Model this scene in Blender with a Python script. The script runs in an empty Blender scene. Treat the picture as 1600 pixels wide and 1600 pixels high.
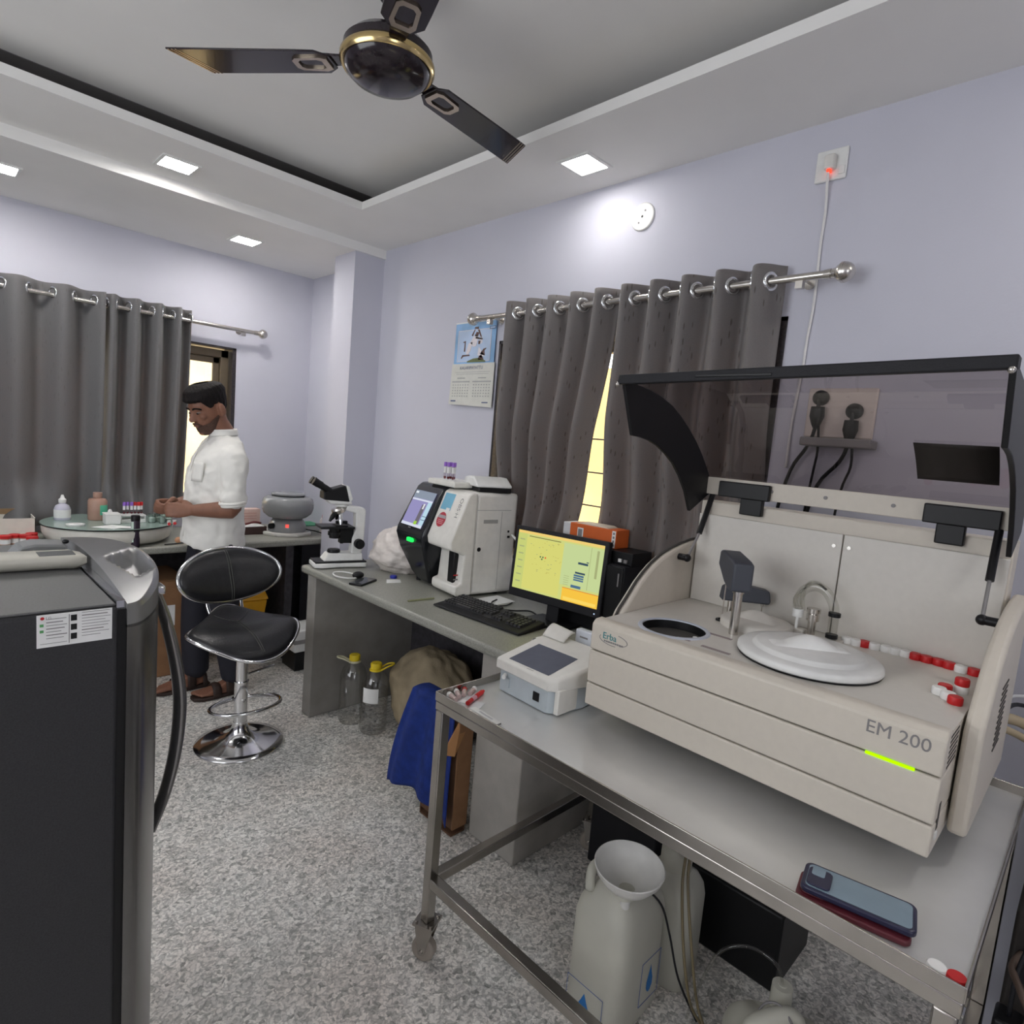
import bpy, bmesh, math, random
from mathutils import Vector, Matrix, Euler
random.seed(7)
PI = math.pi
SC = bpy.context.scene
COL = SC.collection

# ------------------------------------------------------------------ camera
YAW, PITCH, ROLL, FPX = math.radians(45.295), math.radians(-6.368), math.radians(4.887), 948.1
cam_data = bpy.data.cameras.new('camera')
cam = bpy.data.objects.new('camera', cam_data)
COL.objects.link(cam)
_f = Vector((math.sin(YAW)*math.cos(PITCH), math.cos(YAW)*math.cos(PITCH), math.sin(PITCH)))
_r = Vector((math.cos(YAW), -math.sin(YAW), 0))
_u = _r.cross(_f)
_r2 = _r*math.cos(ROLL) + _u*math.sin(ROLL)
_u2 = -_r*math.sin(ROLL) + _u*math.cos(ROLL)
_m = Matrix((_r2, _u2, -_f)).transposed().to_4x4()
_m.translation = (0, 0, 1.5)
cam.matrix_world = _m
cam_data.sensor_width = 36
cam_data.lens = 36*FPX/1600
cam_data.clip_start = 0.02
SC.camera = cam

# ------------------------------------------------------------------ world, exposure
world = bpy.data.worlds.new('world')
SC.world = world
world.use_nodes = True
_bg = world.node_tree.nodes['Background']
_bg.inputs[0].default_value = (.93, .96, 1.0, 1)      # pale overcast sky
_bg.inputs[1].default_value = 3.9
sun_data = bpy.data.lights.new('sun', 'SUN'); sun_data.energy = 4.0; sun_data.color = (1, .86, .62); sun_data.angle = .03
sun = bpy.data.objects.new('sun', sun_data); COL.objects.link(sun)
sun.rotation_euler = Vector((.22, .5, -.83)).to_track_quat('-Z', 'Y').to_euler()
# fill daylight enters by a wide opening added in the unseen left wall (x = -1.7), outside the picture
portal_data = bpy.data.lights.new('added_left_opening_portal', 'AREA'); portal_data.shape = 'RECTANGLE'; portal_data.size = 1.4; portal_data.size_y = 2.2
portal_data.cycles.is_portal = True
portal = bpy.data.objects.new('added_left_opening_portal', portal_data); COL.objects.link(portal)
portal.location = (-1.78, 1.5, 1.7); portal.rotation_euler = (0, -math.pi/2, 0)
# and by a second opening, added for light in the unseen wall behind the viewer (y = -2.2)
portal2_data = bpy.data.lights.new('added_front_opening_portal', 'AREA'); portal2_data.shape = 'RECTANGLE'; portal2_data.size = 1.0; portal2_data.size_y = 1.2
portal2_data.cycles.is_portal = True
portal2 = bpy.data.objects.new('added_front_opening_portal', portal2_data); COL.objects.link(portal2)
portal2.location = (-.5, -2.28, 1.8); portal2.rotation_euler = (math.pi/2, 0, 0)
SC.view_settings.view_transform = 'Standard'
SC.view_settings.look = 'None'
SC.view_settings.gamma = 1
SC.view_settings.use_curve_mapping = False
EXPO = 0.17
SC.view_settings.exposure = EXPO
SCR = 2**(-EXPO)     # screens and signal lights are set in display brightness
LAMP = 82.0      # radiance of the ceiling panels

# ------------------------------------------------------------------ materials
def lin(c):
    return tuple((x/12.92 if x <= .04045 else ((x+.055)/1.055)**2.4) for x in c)
def rgb(r, g, b):
    return lin((r/255, g/255, b/255))

def mat(name, col, rough=.5, metal=0.0, noise=None, bump=None, emit=None, coat=0, spec=.5, trans=0, ior=1.45, aniso=0, stretch=None, alpha=1.0):
    m = bpy.data.materials.new(name)
    m.use_nodes = True
    nt = m.node_tree; N = nt.nodes; L = nt.links
    p = N['Principled BSDF']
    p.inputs['Base Color'].default_value = (*col, 1)
    p.inputs['Roughness'].default_value = rough
    p.inputs['Metallic'].default_value = metal
    p.inputs['Specular IOR Level'].default_value = spec
    p.inputs['Coat Weight'].default_value = coat
    p.inputs['Transmission Weight'].default_value = trans
    p.inputs['IOR'].default_value = ior
    p.inputs['Anisotropic'].default_value = aniso
    p.inputs['Alpha'].default_value = alpha
    tc = N.new('ShaderNodeTexCoord')
    src = tc.outputs['Object']
    if stretch:
        mp = N.new('ShaderNodeMapping'); mp.inputs['Scale'].default_value = stretch
        L.new(src, mp.inputs[0]); src = mp.outputs[0]
    if noise is None: noise = (30, .04)
    nz = N.new('ShaderNodeTexNoise'); nz.inputs['Scale'].default_value = noise[0]; nz.inputs['Detail'].default_value = 4
    L.new(src, nz.inputs['Vector'])
    rp = N.new('ShaderNodeValToRGB')
    a = noise[1]
    rp.color_ramp.elements[0].position = .3; rp.color_ramp.elements[1].position = .7
    rp.color_ramp.elements[0].color = (*[max(0, c*(1-a)) for c in col], 1)
    rp.color_ramp.elements[1].color = (*[min(1, c*(1+a)) for c in col], 1)
    L.new(nz.outputs['Fac'], rp.inputs[0]); L.new(rp.outputs[0], p.inputs['Base Color'])
    if bump:
        n2 = N.new('ShaderNodeTexNoise'); n2.inputs['Scale'].default_value = bump[0]; n2.inputs['Detail'].default_value = 3
        L.new(src, n2.inputs['Vector'])
        b = N.new('ShaderNodeBump'); b.inputs['Strength'].default_value = bump[1]; b.inputs['Distance'].default_value = .01
        L.new(n2.outputs['Fac'], b.inputs['Height']); L.new(b.outputs[0], p.inputs['Normal'])
    if emit:
        p.inputs['Emission Color'].default_value = (*emit[0], 1)
        p.inputs['Emission Strength'].default_value = emit[1]
    return m

def thin_glass(name, tint, gloss_rough=.02, fres=1.45, base_refl=0.0):
    """a thin sheet: clear or tinted see-through with a mirror sheen"""
    m = bpy.data.materials.new(name); m.use_nodes = True
    nt = m.node_tree; N = nt.nodes; L = nt.links
    N.remove(N['Principled BSDF']); out = N['Material Output']
    t = N.new('ShaderNodeBsdfTransparent'); t.inputs[0].default_value = (*tint, 1)
    g = N.new('ShaderNodeBsdfGlossy'); g.inputs['Roughness'].default_value = gloss_rough
    f = N.new('ShaderNodeLayerWeight'); f.inputs[0].default_value = .5
    pw = N.new('ShaderNodeMath'); pw.operation = 'POWER'; pw.inputs[1].default_value = 4.5
    ad = N.new('ShaderNodeMath'); ad.operation = 'MULTIPLY_ADD'; ad.use_clamp = True; ad.inputs[1].default_value = .6; ad.inputs[2].default_value = .04+base_refl
    mx = N.new('ShaderNodeMixShader')
    L.new(f.outputs['Facing'], pw.inputs[0]); L.new(pw.outputs[0], ad.inputs[0]); L.new(ad.outputs[0], mx.inputs[0])
    L.new(t.outputs[0], mx.inputs[1]); L.new(g.outputs[0], mx.inputs[2]); L.new(mx.outputs[0], out.inputs[0])
    return m

def emis(name, col, s):
    m = bpy.data.materials.new(name); m.use_nodes = True
    N = m.node_tree.nodes; N.remove(N['Principled BSDF'])
    e = N.new('ShaderNodeEmission'); e.inputs[0].default_value = (*col, 1); e.inputs[1].default_value = s
    m.node_tree.links.new(e.outputs[0], N['Material Output'].inputs[0])
    return m

# ------------------------------------------------------------------ mesh building
def offset_of(o):
    v = Vector((0, 0, 0))
    while o is not None:
        v += o.location; o = o.parent
    return v

class MB:
    def __init__(s):
        s.bm = bmesh.new(); s.mi = 0; s.mats = []
    def use(s, m):
        if m not in s.mats: s.mats.append(m)
        s.mi = s.mats.index(m); return s
    def _fin(s, fs):
        for f in fs: f.material_index = s.mi
        return s
    def box(s, x0, x1, y0, y1, z0, z1, M=None):
        vs = [s.bm.verts.new(Vector((x, y, z)) if M is None else M @ Vector((x, y, z))) for x in (x0, x1) for y in (y0, y1) for z in (z0, z1)]
        q = [(0,1,3,2),(4,6,7,5),(0,4,5,1),(2,3,7,6),(0,2,6,4),(1,5,7,3)]
        return s._fin([s.bm.faces.new([vs[i] for i in f]) for f in q])
    def ring_loft(s, rings, cap=True, closed=True, loop=False):
        R = [[s.bm.verts.new(Vector(p)) for p in r] for r in rings]
        fs = []
        n = len(R[0]); m = len(R)
        for i in range(m if loop else m-1):
            a, b = R[i], R[(i+1) % m]
            for j in range(n if closed else n-1):
                fs.append(s.bm.faces.new((a[j], a[(j+1) % n], b[(j+1) % n], b[j])))
        if cap and closed and not loop:
            fs.append(s.bm.faces.new(list(reversed(R[0])))); fs.append(s.bm.faces.new(R[-1]))
        return s._fin(fs)
    def cyl(s, p0, p1, r0, r1=None, n=24, cap=True):
        p0, p1 = Vector(p0), Vector(p1); r1 = r0 if r1 is None else r1
        d = (p1-p0).normalized(); q = d.to_track_quat('Z', 'Y').to_matrix()
        def ring(c, r): return [c + q @ Vector((r*math.cos(2*PI*i/n), r*math.sin(2*PI*i/n), 0)) for i in range(n)]
        return s.ring_loft([ring(p0, max(r0, 1e-5)), ring(p1, max(r1, 1e-5))], cap)
    def lathe(s, prof, c=(0, 0, 0), n=32, M=None, sx=1, sy=1, cap=True):
        c = Vector(c); rings = []
        for r, z in prof:
            r = max(r, 1e-5); ring = []
            for i in range(n):
                v = Vector((r*sx*math.cos(2*PI*i/n), r*sy*math.sin(2*PI*i/n), z))
                ring.append((M @ v if M else v) + c)
            rings.append(ring)
        return s.ring_loft(rings, cap)
    def tube(s, pts, r, n=10, smooth=0, closed=False):
        pts = [Vector(p) for p in pts]
        if smooth: pts = spline(pts, smooth, closed)
        m = len(pts); rings = []; up = None
        for i, p in enumerate(pts):
            a = pts[(i-1) % m] if (closed or i > 0) else p
            b = pts[(i+1) % m] if (closed or i < m-1) else p
            d = (b-a).normalized()
            if up is None:
                up = Vector((0, 0, 1)) if abs(d.z) < .9 else Vector((1, 0, 0))
            x = up.cross(d)
            if x.length < 1e-4: x = Vector((0, 1, 0)).cross(d)
            x.normalize(); y = d.cross(x).normalized(); up = y
            rr = r[min(i*len(r)//m, len(r)-1)] if isinstance(r, (list, tuple)) else r
            rings.append([p + x*(rr*math.cos(2*PI*k/n)) + y*(rr*math.sin(2*PI*k/n)) for k in range(n)])
        return s.ring_loft(rings, True, True, closed)
    def prism(s, poly, axis, a, b, M=None):
        def P(u, v, w):
            p = Vector({'x': (w, u, v), 'y': (u, w, v), 'z': (u, v, w)}[axis])
            return M @ p if M else p
        return s.ring_loft([[P(u, v, a) for u, v in poly], [P(u, v, b) for u, v in poly]])
    def grid(s, fn, nu, nv, closed_u=False):
        V = [[s.bm.verts.new(Vector(fn(i/nu, j/nv))) for j in range(nv+1)] for i in range(nu+(0 if closed_u else 1))]
        fs = []
        for i in range(nu):
            for j in range(nv):
                a, b = V[i], V[(i+1) % len(V)]
                fs.append(s.bm.faces.new((a[j], b[j], b[j+1], a[j+1])))
        return s._fin(fs)
    def quad(s, a, b, c, d):
        return s._fin([s.bm.faces.new([s.bm.verts.new(Vector(p)) for p in (a, b, c, d)])])
    def sphere(s, c, r, n=20, M=None):
        rx, ry, rz = r if isinstance(r, (tuple, list)) else (r, r, r)
        prof = [(math.sin(PI*i/(n//2)), -math.cos(PI*i/(n//2))) for i in range(n//2+1)]
        c = Vector(c); rings = []
        for rr, z in prof:
            ring = []
            for k in range(n):
                v = Vector((max(rr, 1e-4)*rx*math.cos(2*PI*k/n), max(rr, 1e-4)*ry*math.sin(2*PI*k/n), z*rz))
                ring.append((M @ v if M else v)+c)
            rings.append(ring)
        return s.ring_loft(rings)
    def torus(s, c, R, r, axis='z', n=32, k=10, M=None):
        c = Vector(c); rings = []
        for i in range(n):
            t = 2*PI*i/n; ring = []
            for j in range(k):
                u = 2*PI*j/k; rr = R+r*math.cos(u); h = r*math.sin(u)
                a, b = rr*math.cos(t), rr*math.sin(t)
                v = Vector({'z': (a, b, h), 'x': (h, a, b), 'y': (a, h, b)}[axis])
                ring.append((M @ v if M else v)+c)
            rings.append(ring)
        return s.ring_loft(rings, False, True, True)
    def text(s, txt, size, M, depth=0.0):
        cu = bpy.data.curves.new('tmp', 'FONT'); cu.body = txt; cu.size = size; cu.extrude = depth; cu.resolution_u = 3
        o = bpy.data.objects.new('tmp', cu); COL.objects.link(o)
        dg = bpy.context.evaluated_depsgraph_get(); dg.update()
        me = o.evaluated_get(dg).to_mesh()
        vs = [s.bm.verts.new(M @ v.co) for v in me.vertices]; fs = []
        for p in me.polygons:
            try: fs.append(s.bm.faces.new([vs[i] for i in p.vertices]))
            except ValueError: pass
        bpy.data.objects.remove(o); bpy.data.curves.remove(cu)
        return s._fin(fs)
    def build(s, name, m=None, parent=None, bevel=0, seg=2, smooth=40, subsurf=0, solid=0, remesh=0, msmooth=0, kind=None, label=None, normals=True):
        if m is not None and not s.mats: s.mats = [m]
        off = offset_of(parent)
        if off.length: bmesh.ops.translate(s.bm, verts=s.bm.verts, vec=-off)
        if normals: bmesh.ops.recalc_face_normals(s.bm, faces=s.bm.faces)
        me = bpy.data.meshes.new(name); s.bm.to_mesh(me); s.bm.free()
        for x in s.mats: me.materials.append(x)
        if smooth:
            for p in me.polygons: p.use_smooth = True
            if smooth < 180:
                me.set_sharp_from_angle(angle=math.radians(smooth))
        o = bpy.data.objects.new(name, me); COL.objects.link(o)
        if parent: o.parent = parent
        if remesh:
            md = o.modifiers.new('remesh', 'REMESH'); md.mode = 'VOXEL'; md.voxel_size = remesh; md.use_smooth_shade = True
        if msmooth:
            md = o.modifiers.new('smooth', 'SMOOTH'); md.factor = .5; md.iterations = msmooth
        if solid:
            md = o.modifiers.new('solid', 'SOLIDIFY'); md.thickness = solid; md.offset = 0
        if bevel:
            md = o.modifiers.new('bevel', 'BEVEL'); md.width = bevel; md.segments = seg; md.limit_method = 'ANGLE'; md.angle_limit = math.radians(35)
            md.harden_normals = False
        if subsurf:
            md = o.modifiers.new('sub', 'SUBSURF'); md.levels = subsurf; md.render_levels = subsurf
        if kind: o['kind'] = kind
        if label: o['label'] = label
        return o

def spline(pts, k, closed=False):
    out = []; n = len(pts)
    for i in range(n if closed else n-1):
        p0 = pts[(i-1) % n] if (closed or i > 0) else pts[i]
        p1 = pts[i]; p2 = pts[(i+1) % n]
        p3 = pts[(i+2) % n] if (closed or i < n-2) else p2
        for j in range(k):
            t = j/k
            out.append(.5*((2*p1)+(p2-p0)*t+(2*p0-5*p1+4*p2-p3)*t*t+(3*p1-p0-3*p2+p3)*t**3))
    if not closed: out.append(pts[-1])
    return out

def rrect(w, h, r, n=5, cx=0, cy=0):
    out = []
    for sx, sy, a0 in ((1, 1, 0), (-1, 1, 90), (-1, -1, 180), (1, -1, 270)):
        for i in range(n+1):
            a = math.radians(a0+90*i/n)
            out.append((cx+sx*(w/2-r)+r*math.cos(a), cy+sy*(h/2-r)+r*math.sin(a)))
    return out

def tag(o, label, cat, group=None, kind=None):
    o['label'] = label; o['category'] = cat
    if group: o['group'] = group
    if kind: o['kind'] = kind
    return o
def thing(name, label, cat, loc=(0, 0, 0), group=None):
    o = bpy.data.objects.new(name, None); COL.objects.link(o); o.empty_display_size = .05
    o.location = loc
    return tag(o, label, cat, group)
def kids(o): return [c for c in bpy.data.objects if c.parent == o]
def dup(root, loc=None, rotz=None, label=None):
    r = root.copy(); COL.objects.link(r)
    if loc is not None: r.location = loc
    if rotz is not None: r.rotation_euler = (0, 0, rotz)
    if label: r['label'] = label
    for ch in kids(root):
        c = ch.copy(); COL.objects.link(c); c.parent = r
        for g in kids(ch):
            d = g.copy(); COL.objects.link(d); d.parent = c
    return r
def place(root, loc, rz=0, rx=0, ry=0):
    root.location = loc; root.rotation_euler = (rx, ry, rz); return root
def TR(loc, rz=0, rx=0, ry=0):
    return Matrix.Translation(loc) @ Euler((rx, ry, rz)).to_matrix().to_4x4()
# frames for text: local x = reading direction, local y = up, at a point
def frame(o, xdir, ydir):
    x = Vector(xdir).normalized(); y = Vector(ydir); y = (y-x*y.dot(x)).normalized(); z = x.cross(y)
    m = Matrix((x, y, z)).transposed().to_4x4(); m.translation = o; return m
# ================================================================== palette
M_wall = mat('lavender_paint', (.57, .57, .645), .75, noise=(3, .02), bump=(160, .04))
M_ceil = mat('ceiling_paint', (.84, .83, .81), .8, noise=(4, .015))
M_chrome = mat('chrome', (.75, .75, .76), .12, 1)
M_steel = mat('brushed_steel', (.74, .74, .73), .38, .55, noise=(5, .08))
M_steeltube = mat('steel_tube', (.42, .395, .365), .27, 1, noise=(12, .12))
M_nickel = mat('brushed_nickel', (.62, .59, .55), .25, 1)
M_black = mat('black_plastic', (.007, .007, .008), .42, spec=.35)
M_blackm = mat('black_matte_plastic', (.012, .012, .015), .55, spec=.35, bump=(300, .1))
M_white = mat('white_plastic', (.78, .78, .76), .4)
M_whitep = mat('white_paper', (.8, .8, .79), .8)
M_cream = mat('cream_enamel', (.60, .55, .475), .45, noise=(60, .02))
M_creamd = mat('cream_enamel_deck', (.62, .59, .54), .4, noise=(60, .02))
M_granite = mat('grey_granite', (.30, .30, .265), .35, noise=(220, .22))
M_pier = mat('pale_grey_granite_pier', (.42, .40, .365), .7, noise=(9, .13))
M_graniteside = mat('grey_granite_sawn', (.27, .255, .235), .7, noise=(9, .13))
M_red = mat('red_plastic', (.45, .012, .015), .4)
M_purple = mat('lilac_plastic', (.28, .12, .55), .45)
M_tubeglass = thin_glass('tube_plastic', (.86, .82, .85))
M_blood = mat('dark_red_blood', (.16, .01, .012), .4)

# floor: polished granite of pale and dark flakes
def floor_mat():
    m = bpy.data.materials.new('speckled_granite_floor'); m.use_nodes = True
    nt = m.node_tree; N = nt.nodes; L = nt.links; p = N['Principled BSDF']
    tc = N.new('ShaderNodeTexCoord')
    nz = N.new('ShaderNodeTexNoise'); nz.inputs['Scale'].default_value = 40; nz.inputs['Detail'].default_value = 2
    L.new(tc.outputs['Object'], nz.inputs['Vector'])
    mx = N.new('ShaderNodeMixRGB'); mx.blend_type = 'ADD'; mx.inputs[0].default_value = .03
    L.new(tc.outputs['Object'], mx.inputs[1]); L.new(nz.outputs['Color'], mx.inputs[2])
    v = N.new('ShaderNodeTexVoronoi'); v.inputs['Scale'].default_value = 85
    L.new(mx.outputs[0], v.inputs['Vector'])
    bw = N.new('ShaderNodeSeparateColor'); L.new(v.outputs['Color'], bw.inputs[0])
    r = N.new('ShaderNodeValToRGB'); r.color_ramp.interpolation = 'LINEAR'
    e = r.color_ramp.elements
    e[0].position = 0; e[0].color = (.40, .40, .375, 1)
    e[1].position = 1; e[1].color = (.95, .94, .90, 1)
    for pos, c in ((.16, (.56, .56, .53, 1)), (.4, (.70, .69, .66, 1)), (.6, (.80, .78, .74, 1)), (.82, (.88, .86, .82, 1))):
        x = e.new(pos); x.color = c
    L.new(bw.outputs[0], r.inputs[0])
    # thin dark seams between flakes, and broad pink or grey drift
    v2 = N.new('ShaderNodeTexVoronoi'); v2.inputs['Scale'].default_value = 120; v2.feature = 'F1'
    L.new(mx.outputs[0], v2.inputs['Vector'])
    r2 = N.new('ShaderNodeValToRGB'); r2.color_ramp.elements[0].position = .42; r2.color_ramp.elements[0].color = (1, 1, 1, 1)
    r2.color_ramp.elements[1].position = .75; r2.color_ramp.elements[1].color = (.42, .42, .42, 1)
    L.new(v2.outputs['Distance'], r2.inputs[0])
    m1 = N.new('ShaderNodeMixRGB'); m1.blend_type = 'MULTIPLY'; m1.inputs[0].default_value = .7
    L.new(r.outputs[0], m1.inputs[1]); L.new(r2.outputs[0], m1.inputs[2])
    n3 = N.new('ShaderNodeTexNoise'); n3.inputs['Scale'].default_value = 3; n3.inputs['Detail'].default_value = 4
    L.new(tc.outputs['Object'], n3.inputs['Vector'])
    r3 = N.new('ShaderNodeValToRGB'); r3.color_ramp.elements[0].position = .35; r3.color_ramp.elements[0].color = (.93, .86, .83, 1)
    r3.color_ramp.elements[1].position = .6; r3.color_ramp.elements[1].color = (1, 1, 1, 1)
    L.new(n3.outputs['Fac'], r3.inputs[0])
    m2 = N.new('ShaderNodeMixRGB'); m2.blend_type = 'MULTIPLY'; m2.inputs[0].default_value = .6
    L.new(m1.outputs[0], m2.inputs[1]); L.new(r3.outputs[0], m2.inputs[2])
    L.new(m2.outputs[0], p.inputs['Base Color']); p.inputs['Roughness'].default_value = .42
    return m
M_floor = floor_mat()

# ================================================================== the room
XR, YB, XL, YF = 2.1, 4.275, -1.7, -2.2
def struct(name, mb, m, **k):
    return mb.build(name, m, kind='structure', smooth=k.pop('smooth', 0), **k)
struct('floor', MB().box(XL-.15, XR+.15, YF-.15, YB+.15, -.1, 0), M_floor)
# right wall with its window opening
WY0, WY1, WZ0, WZ1 = .86, 2.26, .95, 2.0
w = MB()
w.box(XR, XR+.15, YF-.15, WY0, 0, 2.85); w.box(XR, XR+.15, WY1, YB+.15, 0, 2.85)
w.box(XR, XR+.15, WY0, WY1, 0, WZ0); w.box(XR, XR+.15, WY0, WY1, WZ1, 2.85)
struct('wall_right', w, M_wall)
BX0, BX1, BZ0, BZ1 = -.05, 1.58, .93, 1.975
w = MB()
w.box(XL-.15, BX0, YB, YB+.15, 0, 2.85); w.box(BX1, XR, YB, YB+.15, 0, 2.85)
w.box(BX0, BX1, YB, YB+.15, 0, BZ0); w.box(BX0, BX1, YB, YB+.15, BZ1, 2.85)
struct('wall_back', w, M_wall)
w = MB()
w.box(XL-.15, XL, YF-.15, .4, 0, 2.85); w.box(XL-.15, XL, 2.6, YB, 0, 2.85)
w.box(XL-.15, XL, .4, 2.6, 2.4, 2.85); w.box(XL-.15, XL, .4, 2.6, 0, 1.0)
struct('wall_left', w, M_wall)
w = MB()
w.box(XL, -1.0, YF-.15, YF, 0, 2.85); w.box(0, XR, YF-.15, YF, 0, 2.85); w.box(-1.0, 0, YF-.15, YF, 2.4, 2.85); w.box(-1.0, 0, YF-.15, YF, 0, 1.15)
struct('wall_front', w, M_wall)
struct('column', MB().box(1.9, XR, 3.355, 3.594, 0, 2.6), M_wall)
# ceiling: high field, lower border with an open cove, and the lower strip at the back
struct('ceiling', MB().box(XL-.15, XR+.15, YF-.15, YB+.15, 2.74, 2.85), M_ceil)
TX0, TX1, TY0, TY1, CV = -1.25, 1.645, -1.6, 2.865, .33
w = MB()
for a, b, c, d in ((XL, TX0, YF, YB), (TX1, XR, YF, YB), (TX0, TX1, YF, TY0), (TX0, TX1, TY1, YB)):
    w.box(a, b, c, d, 2.6, 2.637)
for a, b, c, d in ((XL, TX0-CV, YF, YB), (TX1+CV, XR, YF, YB), (TX0-CV, TX1+CV, YF, TY0-CV), (TX0-CV, TX1+CV, TY1+CV, YB)):
    w.box(a, b, c, d, 2.637, 2.74)
struct('ceiling_border', w, M_ceil)
# shade deep inside the open cove, painted as a dark strip
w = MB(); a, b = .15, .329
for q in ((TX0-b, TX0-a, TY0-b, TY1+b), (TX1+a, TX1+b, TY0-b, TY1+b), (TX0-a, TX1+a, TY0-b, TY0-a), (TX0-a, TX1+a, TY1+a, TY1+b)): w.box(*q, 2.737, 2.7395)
struct('cove_shade_strip', w, mat('painted_cove_shade', (.16, .15, .15), .9))
struct('ceiling_beam', MB().box(XL, XR, 3.34, YB, 2.55, 2.6), M_ceil)

# windows: dark stone reveal, bronze frame, glass, and the sunny yard wall outside
M_reveal = mat('dark_stone_reveal', (.03, .025, .028), .4, noise=(80, .5))
M_bronze = mat('bronze_aluminium', (.16, .125, .085), .4, .4)
M_pane = thin_glass('window_glass', (.95, .95, .92))
M_yard = mat('cream_plaster_outdoors', (.75, .62, .40), .9, noise=(2, .2))
def window_back():
    r = thing('window_1', 'bronze framed window behind the grey curtain on the back wall', 'window', (.76, YB+.07, BZ0)); r['kind'] = 'structure'
    f = MB(); t = .012
    y0, y1 = YB-.004, YB+.15
    f.box(BX0, BX1, y0, y1, BZ1-t, BZ1); f.box(BX1-t*2, BX1, y0, y1, BZ0, BZ1); f.box(BX0, BX0+t, y0, y1, BZ0, BZ1); f.box(BX0, BX1, y0-.01, y1, BZ0, BZ0+t)
    f.build('reveal', M_reveal, r, smooth=0)
    f = MB(); y0, y1 = YB+.05, YB+.10
    a, b, c, d = BX0+.02, BX1-.03, BZ0+.02, BZ1-.02
    f.box(a, b, y0, y1, d-.05, d); f.box(a, b, y0, y1, c, c+.05); f.box(a, a+.05, y0, y1, c, d); f.box(b-.05, b, y0, y1, c, d); f.box(.74, .8, y0, y1, c, d)
    f.build('frame', M_bronze, r, bevel=.004)
    f = MB(); y0, y1 = YB+.075, YB+.095
    f.box(.8, b-.05, y0, y1, d-.09, d-.05); f.box(b-.09, b-.05, y0, y1, c, d); f.box(.8, .84, y0, y1, c, d)
    f.build('sash', M_bronze, r, bevel=.003)
    MB().box(a+.05, b-.05, YB+.084, YB+.087, c+.05, d-.05).build('pane', M_pane, r, smooth=0)
window_back()
def window_right():
    r = thing('window_2', 'window behind the patterned grey curtains on the right wall', 'window', (XR+.07, 1.56, WZ0)); r['kind'] = 'structure'
    f = MB(); t = .014; x0, x1 = XR-.006, XR+.15
    f.box(x0, x1, WY0, WY1, WZ1-t, WZ1); f.box(x0, x1, WY0, WY0+t*2, WZ0, WZ1); f.box(x0, x1, WY1-t, WY1, WZ0, WZ1); f.box(x0-.01, x1, WY0, WY1, WZ0, WZ0+t)
    f.build('reveal', M_reveal, r, smooth=0)
    f = MB(); x0, x1 = XR+.08, XR+.12; a, b, c, d = WY0+.03, WY1-.02, WZ0+.02, WZ1-.02
    f.box(x0, x1, a, b, d-.05, d); f.box(x0, x1, a, b, c, c+.05); f.box(x0, x1, a, a+.05, c, d); f.box(x0, x1, b-.05, b, c, d)
    f.box(x0, x1, 1.28, 1.34, c, d); f.box(x0+.015, x1-.015, a, b, 1.25, 1.257); f.box(x0+.015, x1-.015, a, b, 1.4, 1.407); f.box(x0+.015, x1-.015, a, b, 1.55, 1.557)
    f.build('frame', M_bronze, r, bevel=.004)
    MB().box(XR+.098, XR+.101, a+.05, b-.05, c+.05, d-.05).build('pane', M_pane, r, smooth=0)
window_right()
o = MB().box(-3, 5, 6.6, 6.75, -.1, 2.2).build('yard_wall', M_yard, kind='structure', smooth=0)
o = MB().box(4.2, 4.35, -2.5, 6.5, -.1, 2.2).build('yard_wall', mat('yellow_plaster_outdoors', (.78, .55, .22), .9, noise=(2, .15)), kind='structure', smooth=0)
struct('ground', MB().box(-3, 5, YB+.16, 6.6, -.2, -.11), M_yard)

# ================================================================== ceiling lamps
M_diffs = {k: emis('lit_diffuser', (1, .965, .93), LAMP*k) for k in (.45, 1, 1.15)}
def ceiling_lamp(x, y, z, label, power=1):
    r = thing('ceiling_light', label, 'ceiling light', (x, y, z), 'square ceiling lights')
    f = MB(); s = .078; q = .064
    f.box(x-s, x+s, y-s, y-q, z-.006, z+.001); f.box(x-s, x+s, y+q, y+s, z-.006, z+.001)
    f.box(x-s, x-q, y-q, y+q, z-.006, z+.001); f.box(x+q, x+s, y-q, y+q, z-.006, z+.001)
    f.build('frame', M_white, r, smooth=0)
    MB().box(x-q, x+q, y-q, y+q, z-.004, z-.002).build('diffuser', M_diffs[power], r, smooth=0)
ceiling_lamp(.878, 3.129, 2.6, 'square lit panel in the ceiling border left of the fan, just before the step')
ceiling_lamp(1.888, 1.635, 2.6, 'square lit panel in the ceiling border above the right curtains', .45)
ceiling_lamp(1.437, 3.80, 2.55, 'square lit panel in the lowered back ceiling strip, near the room corner', 1.15)
ceiling_lamp(.325, 3.775, 2.55, 'square lit panel in the lowered back ceiling strip, cut by the left picture edge', 1.15)
ceiling_lamp(1.888, -.35, 2.6, 'square ceiling lamp over the near end of the room, right side')
ceiling_lamp(-1.47, 1.635, 2.6, 'square ceiling lamp over the left wall side, middle')
ceiling_lamp(-1.47, -.35, 2.6, 'square ceiling lamp over the left wall side, near end')
ceiling_lamp(.2, -1.9, 2.6, 'square ceiling lamp at the wall behind the viewer')
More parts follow.
